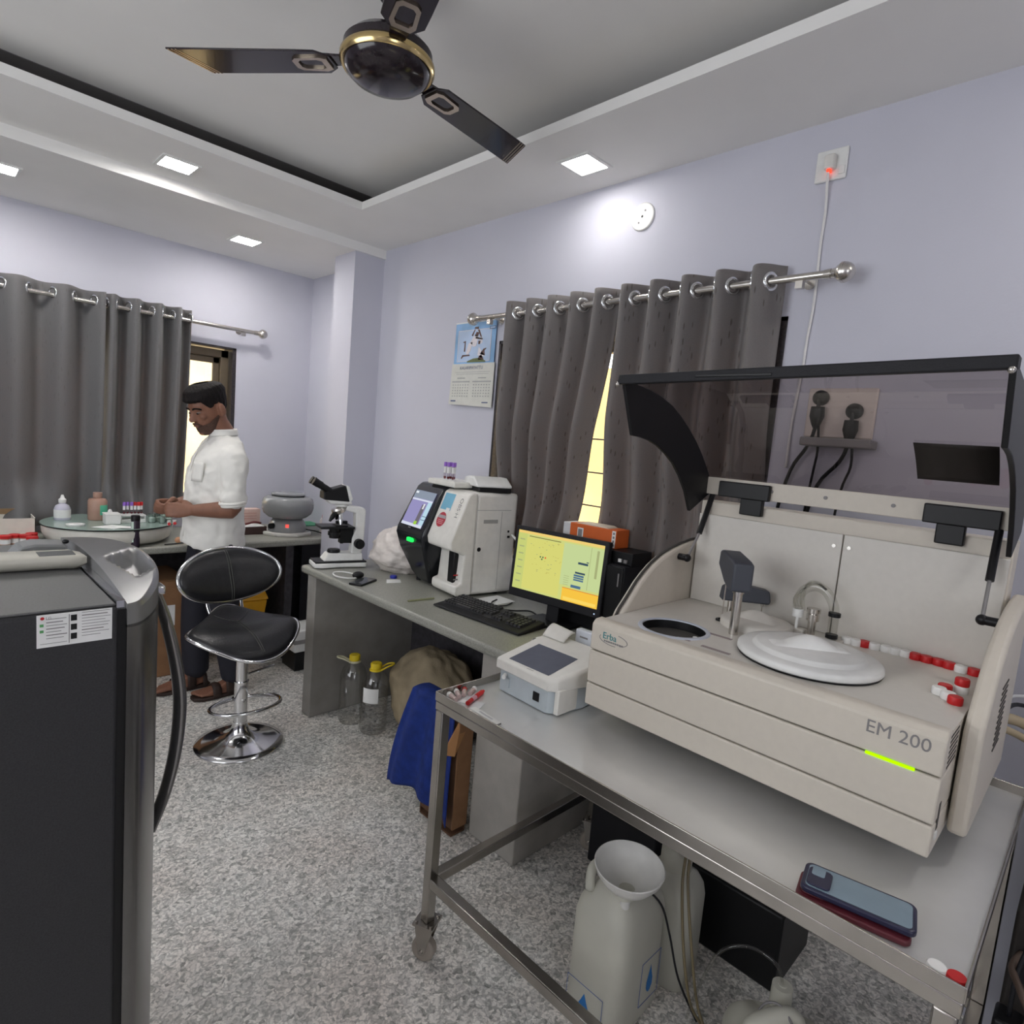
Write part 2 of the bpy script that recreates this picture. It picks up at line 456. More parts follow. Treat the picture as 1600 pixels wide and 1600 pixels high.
# ================================================================== stone benches
ZB = .785
M_darkstone = mat('dark_stone_cladding', (.045, .042, .048), .6, noise=(30, .3))
def bench_back():
    r = thing('stone_bench', 'long grey granite wall bench along the back wall under the left curtain', 'bench', (.3, 3.95, 0))
    m = MB(); m.box(XL+.002, XR-.002, 3.615, YB-.002, ZB-.04, ZB); m.build('worktop', M_granite, r, bevel=.012, seg=3)
    for x in (-1.2, .35, 1.70):
        MB().box(x, x+.05, 3.66, YB-.002, .001, ZB-.04).build('support_panel', M_darkstone, r, smooth=0)
    MB().box(XL+.002, XR-.002, YB-.018, YB-.002, .001, ZB-.04).build('back_panel', M_darkstone, r, smooth=0)
bench_back()
def bench_right():
    r = thing('stone_bench', 'grey granite bench against the right wall carrying the microscope and the computer', 'bench', (1.78, 2.1, 0))
    m = MB(); m.box(1.45, XR-.002, 1.255, 2.945, ZB-.04, ZB); m.build('worktop', M_granite, r, bevel=.013, seg=3)
    MB().box(1.462, XR-.002, 2.80, 2.885, .001, ZB-.04).build('support_panel', M_graniteside, r, bevel=.004)
    MB().box(XR-.018, XR-.002, 1.585, 2.80, .001, ZB-.04).build('back_panel', M_darkstone, r, smooth=0)
    MB().box(1.512, XR-.019, 1.343, 1.585, .001, ZB-.04).build('support_pier', M_pier, r, bevel=.004)
bench_right()

# ================================================================== stainless trolley
ZT = .787
def trolley():
    r = thing('steel_trolley', 'stainless steel trolley table carrying the large cream analyser', 'trolley', (1.45, .65, 0))
    x0, x1, y0, y1 = 1.025, 1.83, .055, 1.248
    m = MB(); m.box(x0, x1, y0, y1, ZT-.004, ZT); m.build('table_top', M_steel, r, smooth=0)
    m = MB(); a, b = .783, .808
    m.box(x0-.002, x0+.002, y0, y1, a, b); m.box(x1-.002, x1+.002, y0, y1, a, b)
    m.box(x0, x1, y1-.002, y1+.002, a, b); m.box(x0, x1, y0-.002, y0+.002, a, b)
    m.build('tray_lip', M_steeltube, r, bevel=.0012)
    m = MB(); a, b = .756, .7825
    m.box(x0, x0+.028, y0, y1, a, b); m.box(x1-.028, x1, y0, y1, a, b); m.box(x0+.028, x1-.028, y1-.028, y1, a, b); m.box(x0+.028, x1-.028, y0, y0+.028, a, b)
    m.build('top_frame', M_steeltube, r, bevel=.003)
    for lx in (x0+.015, x1-.015):
        for ly in (y0+.018, y1-.018):
            m = MB(); m.box(lx-.015, lx+.015, ly-.015, ly+.015, .125, .757)
            leg = m.build('leg', M_steeltube, r, bevel=.003)
            c = MB(); q = TR((lx, ly, 0), math.radians(25))
            c.box(-.032, .032, -.032, .032, .118, .125, q)
            for sx, sy in ((1, 1), (-1, 1), (1, -1), (-1, -1)):
                p = q @ Vector((.023*sx, .023*sy, .125)); c.cyl(p, p+Vector((0, 0, .006)), .005, n=6)
            for s in (-1, 1):
                c.prism([(-.03, .12), (.03, .12), (.012, .026), (-.004, .026)], 'x', s*.021-.0015, s*.021+.0015, q)
            c.cyl(q @ Vector((-.026, .004, .036)), q @ Vector((.026, .004, .036)), .006, n=10)
            fork = c.build('caster', M_steeltube, r)
            w = MB(); w.cyl(q @ Vector((-.015, .004, .036)), q @ Vector((.015, .004, .036)), .0355, n=28)
            w.build('wheel', mat('beige_caster_tyre', (.33, .29, .25), .6) if 'beige_caster_tyre' not in bpy.data.materials else bpy.data.materials['beige_caster_tyre'], fork, bevel=.006)
    for a in ((x0, x0+.03, y0+.03, y1-.03), (x1-.03, x1, y0+.03, y1-.03), (x0+.03, x1-.03, y1-.033, y1-.003), (x0+.03, x1-.03, y0+.003, y0+.033)):
        MB().box(*a, .235, .265).build('rail', M_steeltube, r, bevel=.003)
trolley()

# ================================================================== big chemistry analyser
M_smoke = thin_glass('smoked_acrylic', (.54, .49, .49), .03, 1.4, .02)
M_darkgap = mat('dark_seam', (.06, .055, .05), .8)
M_teal = mat('teal_print', (.02, .22, .24), .5)
M_greyprint = mat('grey_print', (.22, .21, .21), .5)
M_slate = mat('slate_plastic', (.055, .06, .075), .5)
M_led = emis('lime_led', (.45, 1, .0), 1.3*SCR)
M_clear = thin_glass('clear_tubing', (.9, .9, .88), .05, 1.35, .02)
def analyser():
    r = thing('chemistry_analyser', 'large cream chemistry analyser on the trolley with its smoked lid raised', 'lab analyser', (1.5, .52, .787))
    Y0, Y1 = .148, .912
    MB().box(1.26, 1.80, Y0+.012, Y1-.004, .85, 1.045).build('body', M_darkgap, r, smooth=0)
    for a, b in ((.843, .9015), (.9045, .9895)):
        MB().box(1.25, 1.42, Y0, Y1, a, b).build('front_panel', M_cream, r, bevel=.004)
    m = MB(); m.prism([(1.25, .9925), (1.25, 1.060), (1.262, 1.071), (1.285, 1.0725), (1.30, 1.0665), (1.30, .9925)], 'y', Y0, Y1)
    m.build('front_panel', M_cream, r, bevel=.004)
    MB().box(1.42, 1.80, Y0, Y0+.01, .85, 1.06).build('side_panel', M_cream, r, smooth=0)
    MB().box(1.30, 1.42, Y0, Y0+.014, .9925, 1.0652).build('side_panel', M_cream, r, smooth=0)
    # deck with the round sample well
    cx, cy, R = 1.388, .756, .079
    m = MB(); n = 64; zt = 1.066
    ry0, ry1, rx0, rx1 = .63, Y1-.001, 1.298, 1.75
    inner, outer = [], []
    for i in range(n):
        a = 2*PI*i/n; c, s = math.cos(a), math.sin(a)
        inner.append((cx+R*c, cy+R*s, zt))
        t = min(((rx1-cx)/c if c > 1e-6 else (rx0-cx)/c if c < -1e-6 else 9), ((ry1-cy)/s if s > 1e-6 else (ry0-cy)/s if s < -1e-6 else 9))
        outer.append((cx+t*c, cy+t*s, zt))
    m.ring_loft([outer, inner], cap=False)
    for cxx, cyy in ((rx0, ry0), (rx0, ry1), (rx1, ry0), (rx1, ry1)):
        pass
    m.box(rx0, rx1, Y0+.0005, ry0, zt-.0005, zt); m.box(rx0, cx-R-.004, ry0, ry1, zt-.007, zt-.0006); m.box(cx+R+.01, rx1, ry0, ry1, zt-.007, zt-.0006)
    m.box(cx-R-.01, cx+R+.02, ry1-.07, ry1, zt-.007, zt-.0006); m.box(cx-R-.01, cx+R+.02, ry0, ry0+.035, zt-.007, zt-.0006)
    m.build('deck', M_creamd, r, smooth=0)
    m = MB(); m.lathe([(.0, 1.028), (.077, 1.028), (.079, 1.066)], (cx, cy, 0), 48, cap=False)
    well = m.build('sample_well', M_black, r)
    m = MB(); m.lathe([(.079, 1.064), (.080, 1.069), (.088, 1.069), (.091, 1.066)], (cx, cy, 0), 64, cap=False)
    m.build('well_ring', mat('pale_blue_ring', (.5, .53, .6), .4), r)
    m = MB(); m.lathe([(0, 1.034), (.016, 1.034), (.014, 1.042), (0, 1.044)], (cx, cy, 0), 20)
    m.build('rotor_hub', M_greyprint, well)
    m = MB(); m.cyl((cx+.012, cy-.055, 1.03), (cx+.012, cy-.055, 1.058), .006, n=12); m.build('sample_cup', M_white, well)
    # printed strips on the deck
    for x, y, a, b in ((1.325, .61, .012, .07), (1.33, .695, .008, .035), (1.44, .655, .012, .06)):
        MB().box(x-a/2, x+a/2, y-b/2, y+b/2, 1.066, 1.0668).build('label_strip', mat('taupe_label', (.28, .23, .23), .5) if 'taupe_label' not in bpy.data.materials else bpy.data.materials['taupe_label'], r, smooth=0)
    # round reagent cover
    c = (1.458, .452, 0)
    m = MB(); m.lathe([(.150, 1.0665), (.152, 1.070), (.152, 1.071)], c, 72, cap=False); m.build('cover_gasket', M_black, r)
    m = MB(); m.lathe([(.149, 1.070), (.153, 1.074), (.152, 1.083), (.147, 1.087), (.122, 1.0885), (.119, 1.089), (.115, 1.0965), (.110, 1.0985), (0, 1.099)], c, 72, cap=False)
    cov = m.build('reagent_cover', M_white, r, smooth=60)
    def grip(u, v):
        a = (u-.5)*2; b = (v-.5)*2
        h = .019*max(0, 1-abs(a)**2.5)*max(0, 1-b*b)**.6*(.35+.65*abs(math.cos(a*PI*.75)))
        x = c[0]+a*.085*math.cos(-.9)-b*.026*math.sin(-.9); y = c[1]+a*.085*math.sin(-.9)+b*.026*math.cos(-.9)
        return (x, y, 1.0985+h*1.4)
    m = MB(); m.grid(grip, 28, 14); m.build('grip', M_white, cov, smooth=180)
    m = MB(); m.lathe([(.092, 1.066), (.092, 1.082), (.086, 1.087), (.06, 1.089), (0, 1.091)], (1.615, .64, 0), 48, cap=False)
    rc = m.build('rotor_cover', M_creamd, r, smooth=60)
    def grip2(u, v):
        a = (u-.5)*2; b = (v-.5)*2
        return (1.615+a*.03, .64+b*.055, 1.089+.024*max(0, 1-a*a)*max(0, 1-b*b))
    m = MB(); m.grid(grip2, 14, 20); m.build('grip', M_creamd, rc, smooth=180)
    # cheeks
    prof = [(1.375, .845), (1.375, 1.045), (1.391, 1.070), (1.433, 1.111), (1.463, 1.142), (1.496, 1.168), (1.53, 1.190), (1.566, 1.207), (1.60, 1.219), (1.633, 1.228), (1.69, 1.240), (1.747, 1.248), (1.845, 1.252), (1.845, .845)]
    for a, b in ((Y1+.001, Y1+.033), (Y0-.036, Y0-.004)):
        m = MB(); m.prism(prof, 'y', a, b); m.build('side_cheek', M_cream, r, bevel=.009, seg=3)
        ins = [(1.40, .86), (1.40, 1.045), (1.44, 1.098), (1.50, 1.152), (1.57, 1.192), (1.64, 1.214), (1.75, 1.234), (1.835, 1.238), (1.835, .86)]
    # trim line running along the left cheek's arc
    m = MB(); m.tube([(x-.004, Y1+.016, z+.003) for x, z in prof[1:13]], .004, 8)
    m.build('edge_trim', M_darkgap, r)
    # back wall: two doors, rear housing
    MB().box(1.745, 1.757, .497, Y1-.004, 1.066, 1.338).build('back_door', M_creamd, r, bevel=.002)
    MB().box(1.745, 1.757, Y0+.004, .494, 1.066, 1.338).build('back_door', M_creamd, r, bevel=.002)
    for y in (.515, .478):
        m = MB(); m.cyl((1.741, y, 1.305), (1.746, y, 1.305), .005, n=10); m.build('latch', M_nickel, r)
    MB().box(1.758, 1.845, Y0, Y1, .85, 1.378).build('rear_housing', M_cream, r, bevel=.004)
    MB().box(1.752, 1.762, Y0+.005, Y1-.005, 1.40, 1.452).build('lid_base_bar', M_cream, r, bevel=.002)
    for y in (.70, .555, .395):
        m = MB(); m.cyl((1.749, y, 1.428), (1.753, y, 1.428), .005, n=10); m.build('screw', M_greyprint, r)
    for ya, yb, sa, sb in ((.70, .853, .717, .782), (.178, .328, .240, .298)):
        m = MB(); m.box(1.735, 1.752, ya, yb, 1.398, 1.444); m.box(1.737, 1.757, sa, sb, 1.352, 1.40)
        m.build('hinge', M_black, r, bevel=.003)
    # smoked curved lid, swung up
    arc = [(1.766, 1.44), (1.74, 1.475), (1.70, 1.515), (1.656, 1.552), (1.60, 1.590), (1.55, 1.619), (1.50, 1.642), (1.44, 1.660), (1.38, 1.671), (1.317, 1.677), (1.262, 1.680)]
    pts = spline([Vector((x, 0, z)) for x, z in arc], 3)
    def dz(y): return .018*(Y1-y)/(Y1-Y0)
    m = MB(); N_ = len(pts)-1
    m.grid(lambda u, v: (pts[round(u*N_)].x, Y0+.006+v*(Y1-Y0-.016), pts[round(u*N_)].z+dz(Y0+v*(Y1-Y0))*u), N_, 1)
    lid = m.build('smoked_lid', M_smoke, r, smooth=180)
    free = [(1.663, 1.346), (1.625, 1.405), (1.582, 1.450), (1.54, 1.484), (1.493, 1.510), (1.45, 1.528), (1.402, 1.541), (1.36, 1.546), (1.322, 1.548)]
    poly = [(1.775, 1.40), (1.770, 1.44)]+arc[1:]+list(reversed(free))
    m = MB(); m.prism(poly, 'y', Y1-.014, Y1-.004); m.build('lid_side', M_black, r, bevel=.0015)
    m = MB(); m.prism([(x, z+.018*min(1, max(0, (1.77-x)/.5))) for x, z in poly], 'y', Y0-.004, Y0+.006); m.build('lid_side', M_black, r, bevel=.0015)
    q = .018
    m = MB()
    m.ring_loft([[(1.248, Y1-.002, 1.668), (1.285, Y1-.002, 1.671), (1.285, Y1-.002, 1.692), (1.252, Y1-.002, 1.692)],
                 [(1.248, Y0-.006, 1.668+q), (1.285, Y0-.006, 1.671+q), (1.285, Y0-.006, 1.692+q), (1.252, Y0-.006, 1.692+q)]])
    bar = m.build('lid_front_bar', M_blackm, r, bevel=.003)
    m = MB(); m.box(1.2475, 1.2505, .53, .70, 1.682, 1.688); m.build('grip_slot', M_black, bar, bevel=.001)
    for y, z in ((Y1-.006, 1.668), (Y0+.0, 1.684)):
        m = MB(); m.sphere((1.246, y, z), .006, 12); m.build('screw', M_nickel, bar)
    # dark notice stuck on the lid
    def patch(u, v):
        i = 5+u*6; k = min(int(i), N_-1); p = pts[k].lerp(pts[k+1], i-k)
        return (p.x-.003, .19+v*.155, p.z-.004+dz(.2)*i/N_)
    m = MB(); m.grid(patch, 8, 2); m.build('notice', mat('dark_brown_label', (.018, .014, .012), .6), lid, solid=.001)
    # gas struts
    for a, b, c2, yy in (((1.775, .885, 1.412), (1.711, .885, 1.278), (1.655, .885, 1.206), Y1), ((1.745, .18, 1.40), (1.69, .176, 1.29), (1.64, .172, 1.21), Y0-.01)):
        m = MB(); m.cyl(a, b, .0085, n=14); st = m.build('gas_strut', M_black, r)
        m = MB(); m.cyl(b, c2, .004, n=10); m.build('piston_rod', M_greyprint, st)
        m = MB(); m.sphere(c2, .012, 14); s = 1 if yy > .5 else -1; m.cyl(c2, (c2[0], yy, c2[2]), .01, n=14); m.build('ball_joint', M_black, st)
    # pipetting arms
    def arm(post, rad, ztop, needle, poly, th, nt, name):
        p = MB(); p.cyl((*post, 1.06), (*post, ztop+.01), rad, n=18); p.cyl((*post, ztop-.004), (*post, ztop), rad*1.25, n=18)
        o = p.build(name, M_nickel, r)
        d = Vector((needle[0]-post[0], needle[1]-post[1], 0)).normalized()
        a = math.atan2(d.y, d.x); q2 = TR((post[0], post[1], 0), a)
        h = MB(); h.prism(poly, 'y', -th/2, th/2, q2); h.build('arm_head', M_slate, o, bevel=.006, seg=3)
        h = MB(); h.cyl((*needle, 1.062), (*needle, nt), .0018, n=8); h.cyl((*needle, nt-.018), (*needle, nt+.004), .004, n=10); h.build('needle', M_nickel, o)
        h = MB(); h.lathe([(.016, 1.066), (.016, 1.070), (.010, 1.071), (.009, 1.067)], (*needle, 0), 24, cap=False); h.build('wash_port', M_black, o)
    arm((1.492, .646), .0115, 1.178, (1.589, .725), [(-.024, 1.18), (-.026, 1.252), (.0, 1.258), (.105, 1.266), (.128, 1.262), (.134, 1.222), (.06, 1.188), (.02, 1.178)], .05, 1.215, 'pipetting_arm')
    arm((1.666, .74), .008, 1.112, (1.72, .672), [(-.03, 1.112), (-.026, 1.148), (-.01, 1.158), (.03, 1.160), (.098, 1.150), (.104, 1.12), (.10, 1.112)], .04, 1.12, 'mixing_arm')
    p = MB(); p.cyl((1.671, .519, 1.06), (1.671, .519, 1.14), .010, n=18); p.cyl((1.671, .519, 1.11), (1.671, .519, 1.127), .0155, n=18); p.cyl((1.671, .519, 1.131), (1.671, .519, 1.142), .017, n=18)
    o = p.build('wash_arm', M_nickel, r)
    h = MB(); h.tube([(1.668, .556, 1.125), (1.668, .56, 1.155), (1.668, .548, 1.185), (1.668, .522, 1.200), (1.668, .495, 1.193), (1.668, .476, 1.168), (1.672, .47, 1.14), (1.672, .469, 1.08)], .012, 14, smooth=4)
    h.build('tubing', M_clear, o, smooth=180)
    h = MB()
    for k in range(4):
        h.tube([(1.66+.006*k, .556-.004*k, 1.13), (1.655+.006*k, .566-.006*k, 1.16), (1.66+.005*k, .545, 1.19+.004*k), (1.67, .52, 1.206+.002*k), (1.675, .497, 1.196)], .003, 8, smooth=4)
    h.build('thin_tubing', M_clear, o, smooth=180)
    h = MB(); h.cyl((1.668, .556, 1.112), (1.668, .556, 1.133), .0135, n=16); h.cyl((1.668, .556, 1.07), (1.668, .556, 1.112), .004, n=8); h.build('nozzle', M_white, o)
    for z in (1.138, 1.082):
        h = MB(); h.cyl((1.672, .469, z-.005), (1.672, .469, z+.005), .0145, n=16); h.build('clamp_ring', M_black, o)
    h = MB(); h.box(1.655, 1.70, .445, .53, 1.066, 1.073); h.box(1.66, 1.688, .535, .575, 1.066, 1.08); h.build('wash_base', M_creamd, o, bevel=.003)
    # lettering on the front
    m = MB().use(M_teal); m.text('Erba', .0235, frame((1.2496, .875, 1.031), (0, -1, 0), (0, 0, 1)), .0004)
    m.use(M_greyprint)
    pts2 = [(1.2495, .842+.042*math.cos(a), 1.035+.014*math.sin(a)-.15*(.042*math.cos(a))*0) for a in [math.radians(t) for t in range(110, 250, 10)]]
    m.tube(pts2, .0008, 6)
    pts2 = [(1.2495, .842+.042*math.cos(a), 1.032+.014*math.sin(a)) for a in [math.radians(t) for t in range(-100, 30, 10)]]
    m.tube(pts2, .0008, 6)
    for k in range(9): m.box(1.249, 1.25, .812+k*.0066, .812+k*.0066+.005, 1.0235, 1.0275)
    m.build('maker_logo', None, r, smooth=0)
    m = MB().use(M_greyprint); m.text('EM 200', .034, frame((1.2496, .272, 1.030), (0, -1, 0), (0, 0, 1)), .0004); m.build('model_lettering', None, r, smooth=0)
    MB().box(1.2475, 1.252, .187, .266, .9885, .9935).build('status_light', M_led, r, bevel=.001)
    m = MB()
    for k in range(7): m.box(1.285, 1.362, Y0-.0006, Y0+.001, 1.0-.002+k*.0095, 1.0+.002+k*.0095)
    m.build('vent', M_darkgap, r, smooth=0)
    m = MB().use(M_darkgap); m.box(1.28, 1.296, Y0-.0006, Y0+.001, .885, .935); m.use(M_white); m.box(1.272, 1.285, Y0-.003, Y0+.001, .872, .884); m.build('power_switch', None, r, smooth=0)
    m = MB()
    for k in range(12): m.box(1.56, 1.65, Y0-.0375, Y0-.035, .96+k*.012, .964+k*.012)
    m.build('vent', M_darkgap, r, smooth=0)
    for x in (1.41, 1.75):
        for y in (.24, .82):
            m = MB(); m.cyl((x, y, .7872), (x, y, .85), .02, n=18); m.build('foot', M_black, r)
analyser()
# screw caps on the analyser's deck
def cap_proto(m):
    b = MB(); b.lathe([(.0125, 0), (.0132, .002), (.0132, .013), (.0118, .0155), (0, .0158)], n=22)
    return b
M_redcap = mat('red_cap', (.55, .014, .016), .45); M_whitecap = mat('white_cap', (.85, .84, .82), .45)
CAPS = {'w': cap_proto(0).build('screw_cap', M_whitecap), 'r': cap_proto(0).build('screw_cap', M_redcap)}
used = set()
def cap(kind, loc, label, group=None):
    o = CAPS[kind]
    if kind in used: o = o.copy(); COL.objects.link(o)
    used.add(kind); o.location = loc; tag(o, label, 'cap', group); return o
row = [(1.707, .442), (1.708, .421), (1.715, .403), (1.717, .381), (1.722, .356), (1.723, .336), (1.725, .315), (1.724, .294), (1.725, .271), (1.726, .247), (1.722, .226), (1.716, .202), (1.719, .178)]
ords = ['first white', 'second white', 'lone red', 'third white', 'fourth white', 'fifth white', 'sixth white', 'first of four red', 'second of four red', 'third of four red', 'fourth of four red', 'last white', 'rightmost red']
for (x, y), k, t in zip(row, 'wwrwwwwrrrrwr', ords):
    cap(k, (x, y, 1.066), f'{t} screw cap from left in the row along the analyser back wall', 'screw caps along the back of the analyser deck')
G5 = 'loose screw caps at the right end of the analyser deck'
cap('w', (1.492, .205, 1.066), 'white screw cap leftmost of the loose heap at the right end of the deck', G5)
cap('w', (1.475, .187, 1.066), 'white screw cap touching the front red cap in the loose heap on the deck', G5)
cap('r', (1.523, .200, 1.066), 'red screw cap lying behind the white ones in the loose heap on the deck', G5)
cap('w', (1.546, .176, 1.066), 'white screw cap under a red one beside the right cheek of the analyser', G5)
cap('r', (1.546, .176, 1.082), 'red screw cap stacked on a white one beside the right analyser cheek', G5)
cap('r', (1.457, .172, 1.066), 'red screw cap nearest the front edge of the analyser deck', G5)

# ================================================================== refrigerator
M_fside = mat('dark_graphite_steel', (.030, .030, .033), .5, .2, noise=(400, .18), bump=(500, .08))
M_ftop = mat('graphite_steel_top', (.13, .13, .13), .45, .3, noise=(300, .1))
M_fdoor = mat('silver_graphite_door', (.21, .205, .20), .24, .8, noise=(200, .05))
M_fcap = mat('silver_grey_plastic', (.25, .25, .25), .28, .45)
def fridge():
    r = thing('refrigerator', 'dark graphite single door refrigerator with bowed silver door at the left edge', 'refrigerator', (-.03, 1.34, 0))
    MB().box(-.36, .232, 1.072, 1.64, .03, 1.196).build('cabinet', M_fside, r, bevel=.006, seg=3)
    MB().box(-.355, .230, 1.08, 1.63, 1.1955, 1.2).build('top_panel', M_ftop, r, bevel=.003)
    MB().box(.229, .2445, 1.080, 1.63, .06, 1.19).build('gasket', M_black, r, smooth=0)
    plan = [(.244, 1.074), (.266, 1.085), (.290, 1.122), (.315, 1.18), (.335, 1.26), (.346, 1.36), (.343, 1.46), (.328, 1.55), (.305, 1.615), (.275, 1.648), (.244, 1.655)]
    P = spline([Vector((x, y, 0)) for x, y in plan], 5)
    n = len(P)
    rings = [[(p.x, p.y, z) for p in P] for z in (.05, .6, 1.165)]
    m = MB(); m.ring_loft(rings); door = m.build('door', M_fdoor, r, smooth=50)
    # door top: crowned cap with a finger scoop at the front corner
    def crown(y): return 1.190+.034*math.sin(PI*min(1, max(0, (y-1.03)/.72)))**.8
    def top(u, v):
        p = P[round(u*(n-1))]
        x = .244+(p.x-.244)*v; y = p.y+(1-v)*(0)
        z = crown(y)-.010*max(0, (v-.85)/.15)**2
        tri = ((.262, 1.325), (.285, 1.195), (.330, 1.25), (.333, 1.40))
        e = 9
        for (ax, ay), (bx, by) in zip(tri, tri[1:]+tri[:1]):
            L_ = math.hypot(bx-ax, by-ay); e = min(e, ((bx-ax)*(y-ay)-(by-ay)*(x-ax))/L_)
        if e > 0: z -= .032*min(1, e/.016)**.8*(.55+.45*min(1, max(0, (1.40-y)/.12)))
        return (x, y, z)
    m = MB(); m.grid(top, n-1, 40)
    m.ring_loft([[(p.x, p.y, 1.16) for p in P], [(p.x, p.y, crown(p.y)-.010) for p in P]], cap=False, closed=False)
    m.ring_loft([[(.244, p.y, 1.16) for p in P], [(.244, p.y, crown(p.y)) for p in P]], cap=False, closed=False)
    m.build('door_cap', M_fcap, door, smooth=60)
    m = MB(); m.box(.2315, .2435, 1.085, 1.62, 1.190, 1.2025); m.build('door_trim', M_chrome, door)
    # bowed bar handle
    hp = [(.350, 1.335, 1.150), (.370, 1.335, 1.09), (.392, 1.335, .99), (.402, 1.335, .90), (.396, 1.335, .80), (.378, 1.335, .71), (.352, 1.335, .635)]
    S = spline([Vector(p) for p in hp], 6); rings = []
    for i, p in enumerate(S):
        t = (S[min(i+1, len(S)-1)]-S[max(i-1, 0)]).normalized(); nx = Vector((t.z, 0, -t.x)) if True else t
        w = .020; h = .0085+.004*math.sin(PI*i/(len(S)-1))
        rings.append([p+nx*(h*math.cos(a))+Vector((0, w*math.sin(a)*1.0, 0)) for a in [2*PI*k/16 for k in range(16)]])
    m = MB(); m.ring_loft(rings); h = m.build('handle', mat('dark_chrome_handle', (.24, .235, .24), .24, .85), door)
    m = MB(); m.box(.330, .366, 1.316, 1.354, 1.142, 1.160); m.build('handle_cap', M_chrome, h, bevel=.004)
    # rating sticker
    m = MB().use(M_whitep); y = 1.0715
    m.box(.130, .223, y-.0006, y+.001, 1.1475, 1.1965)
    m.use(M_greyprint)
    def bar(x0, x1, z, h=.0011): m.box(x0, x1, y-.0010, y-.0004, z-h/2, z+h/2)
    for k in range(7): bar(.141, .141+(.024, .020, .025, .022, .018, .025, .021)[k], 1.1895-.0048*k, .0013 if k % 2 else .0008)
    for k in range(9): bar(.184, .184+(.036, .033, .037, .03, .036, .034, .028, .035, .024)[k], 1.1945-.0045*k, .0013 if k in (1, 6) else .0007)
    bar(.134, .166, 1.153, .0006); m.box(.168, .169, y-.001, y-.0004, 1.150, 1.194)
    m.use(M_black)
    for z in (1.188, 1.174, 1.16): m.box(.1705, .178, y-.001, y-.0004, z-.0045, z+.0045)
    m.use(mat('green_print', (.1, .35, .12), .6)); m.box(.1335, .138, y-.001, y-.0004, 1.179, 1.183); m.box(.1335, .138, y-.001, y-.0004, 1.170, 1.174)
    m.use(M_red); m.cyl((.1365, y-.001, 1.1915), (.1365, y-.0003, 1.1915), .0024, n=18)
    m.use(M_greyprint); m.text('LG', .0055, frame((.1405, y-.0009, 1.1895), (1, 0, 0), (0, 0, 1)))
    m.build('rating_sticker', None, r, smooth=0)
fridge()
def fridge_top():
    r = thing('weighing_scale', 'flat cream electronic scale with a grey display lying on the refrigerator', 'scale', (.06, 1.40, 1.2))
    outline = [(-.16, 1.352), (.20, 1.342), (.226, 1.335), (.238, 1.342), (.236, 1.372), (.222, 1.41), (-.16, 1.43)]
    m = MB(); m.ring_loft([[(x-.008 if x > .2 else x, y+(.01 if y < 1.38 else -.01), 1.202) for x, y in outline], [(x, y, 1.212) for x, y in outline], [(x, y, 1.224) for x, y in outline], [(x-.004 if x > .2 else x, y+(.004 if y < 1.38 else -.004), 1.227) for x, y in outline]])
    m.build('body', mat('ivory_plastic', (.55, .53, .46), .45), r, smooth=50)
    MB().box(.168, .222, 1.35, 1.392, 1.2268, 1.2278).build('display', mat('grey_display', (.12, .125, .125), .25), r, smooth=0)
    r = thing('card_reader', 'small grey desktop device with a black knob behind the scale on the refrigerator', 'device', (.18, 1.46, 1.2))
    m = MB(); m.prism([(.128, 1.2), (.15, 1.229), (.172, 1.234), (.205, 1.232), (.222, 1.23), (.226, 1.2)], 'y', 1.432, 1.50); m.build('body', mat('mid_grey_plastic', (.21, .215, .215), .45), r, bevel=.004)
    m = MB(); m.sphere((.222, 1.452, 1.234), (.006, .006, .0045), 14); m.build('knob', M_black, r)
fridge_top()
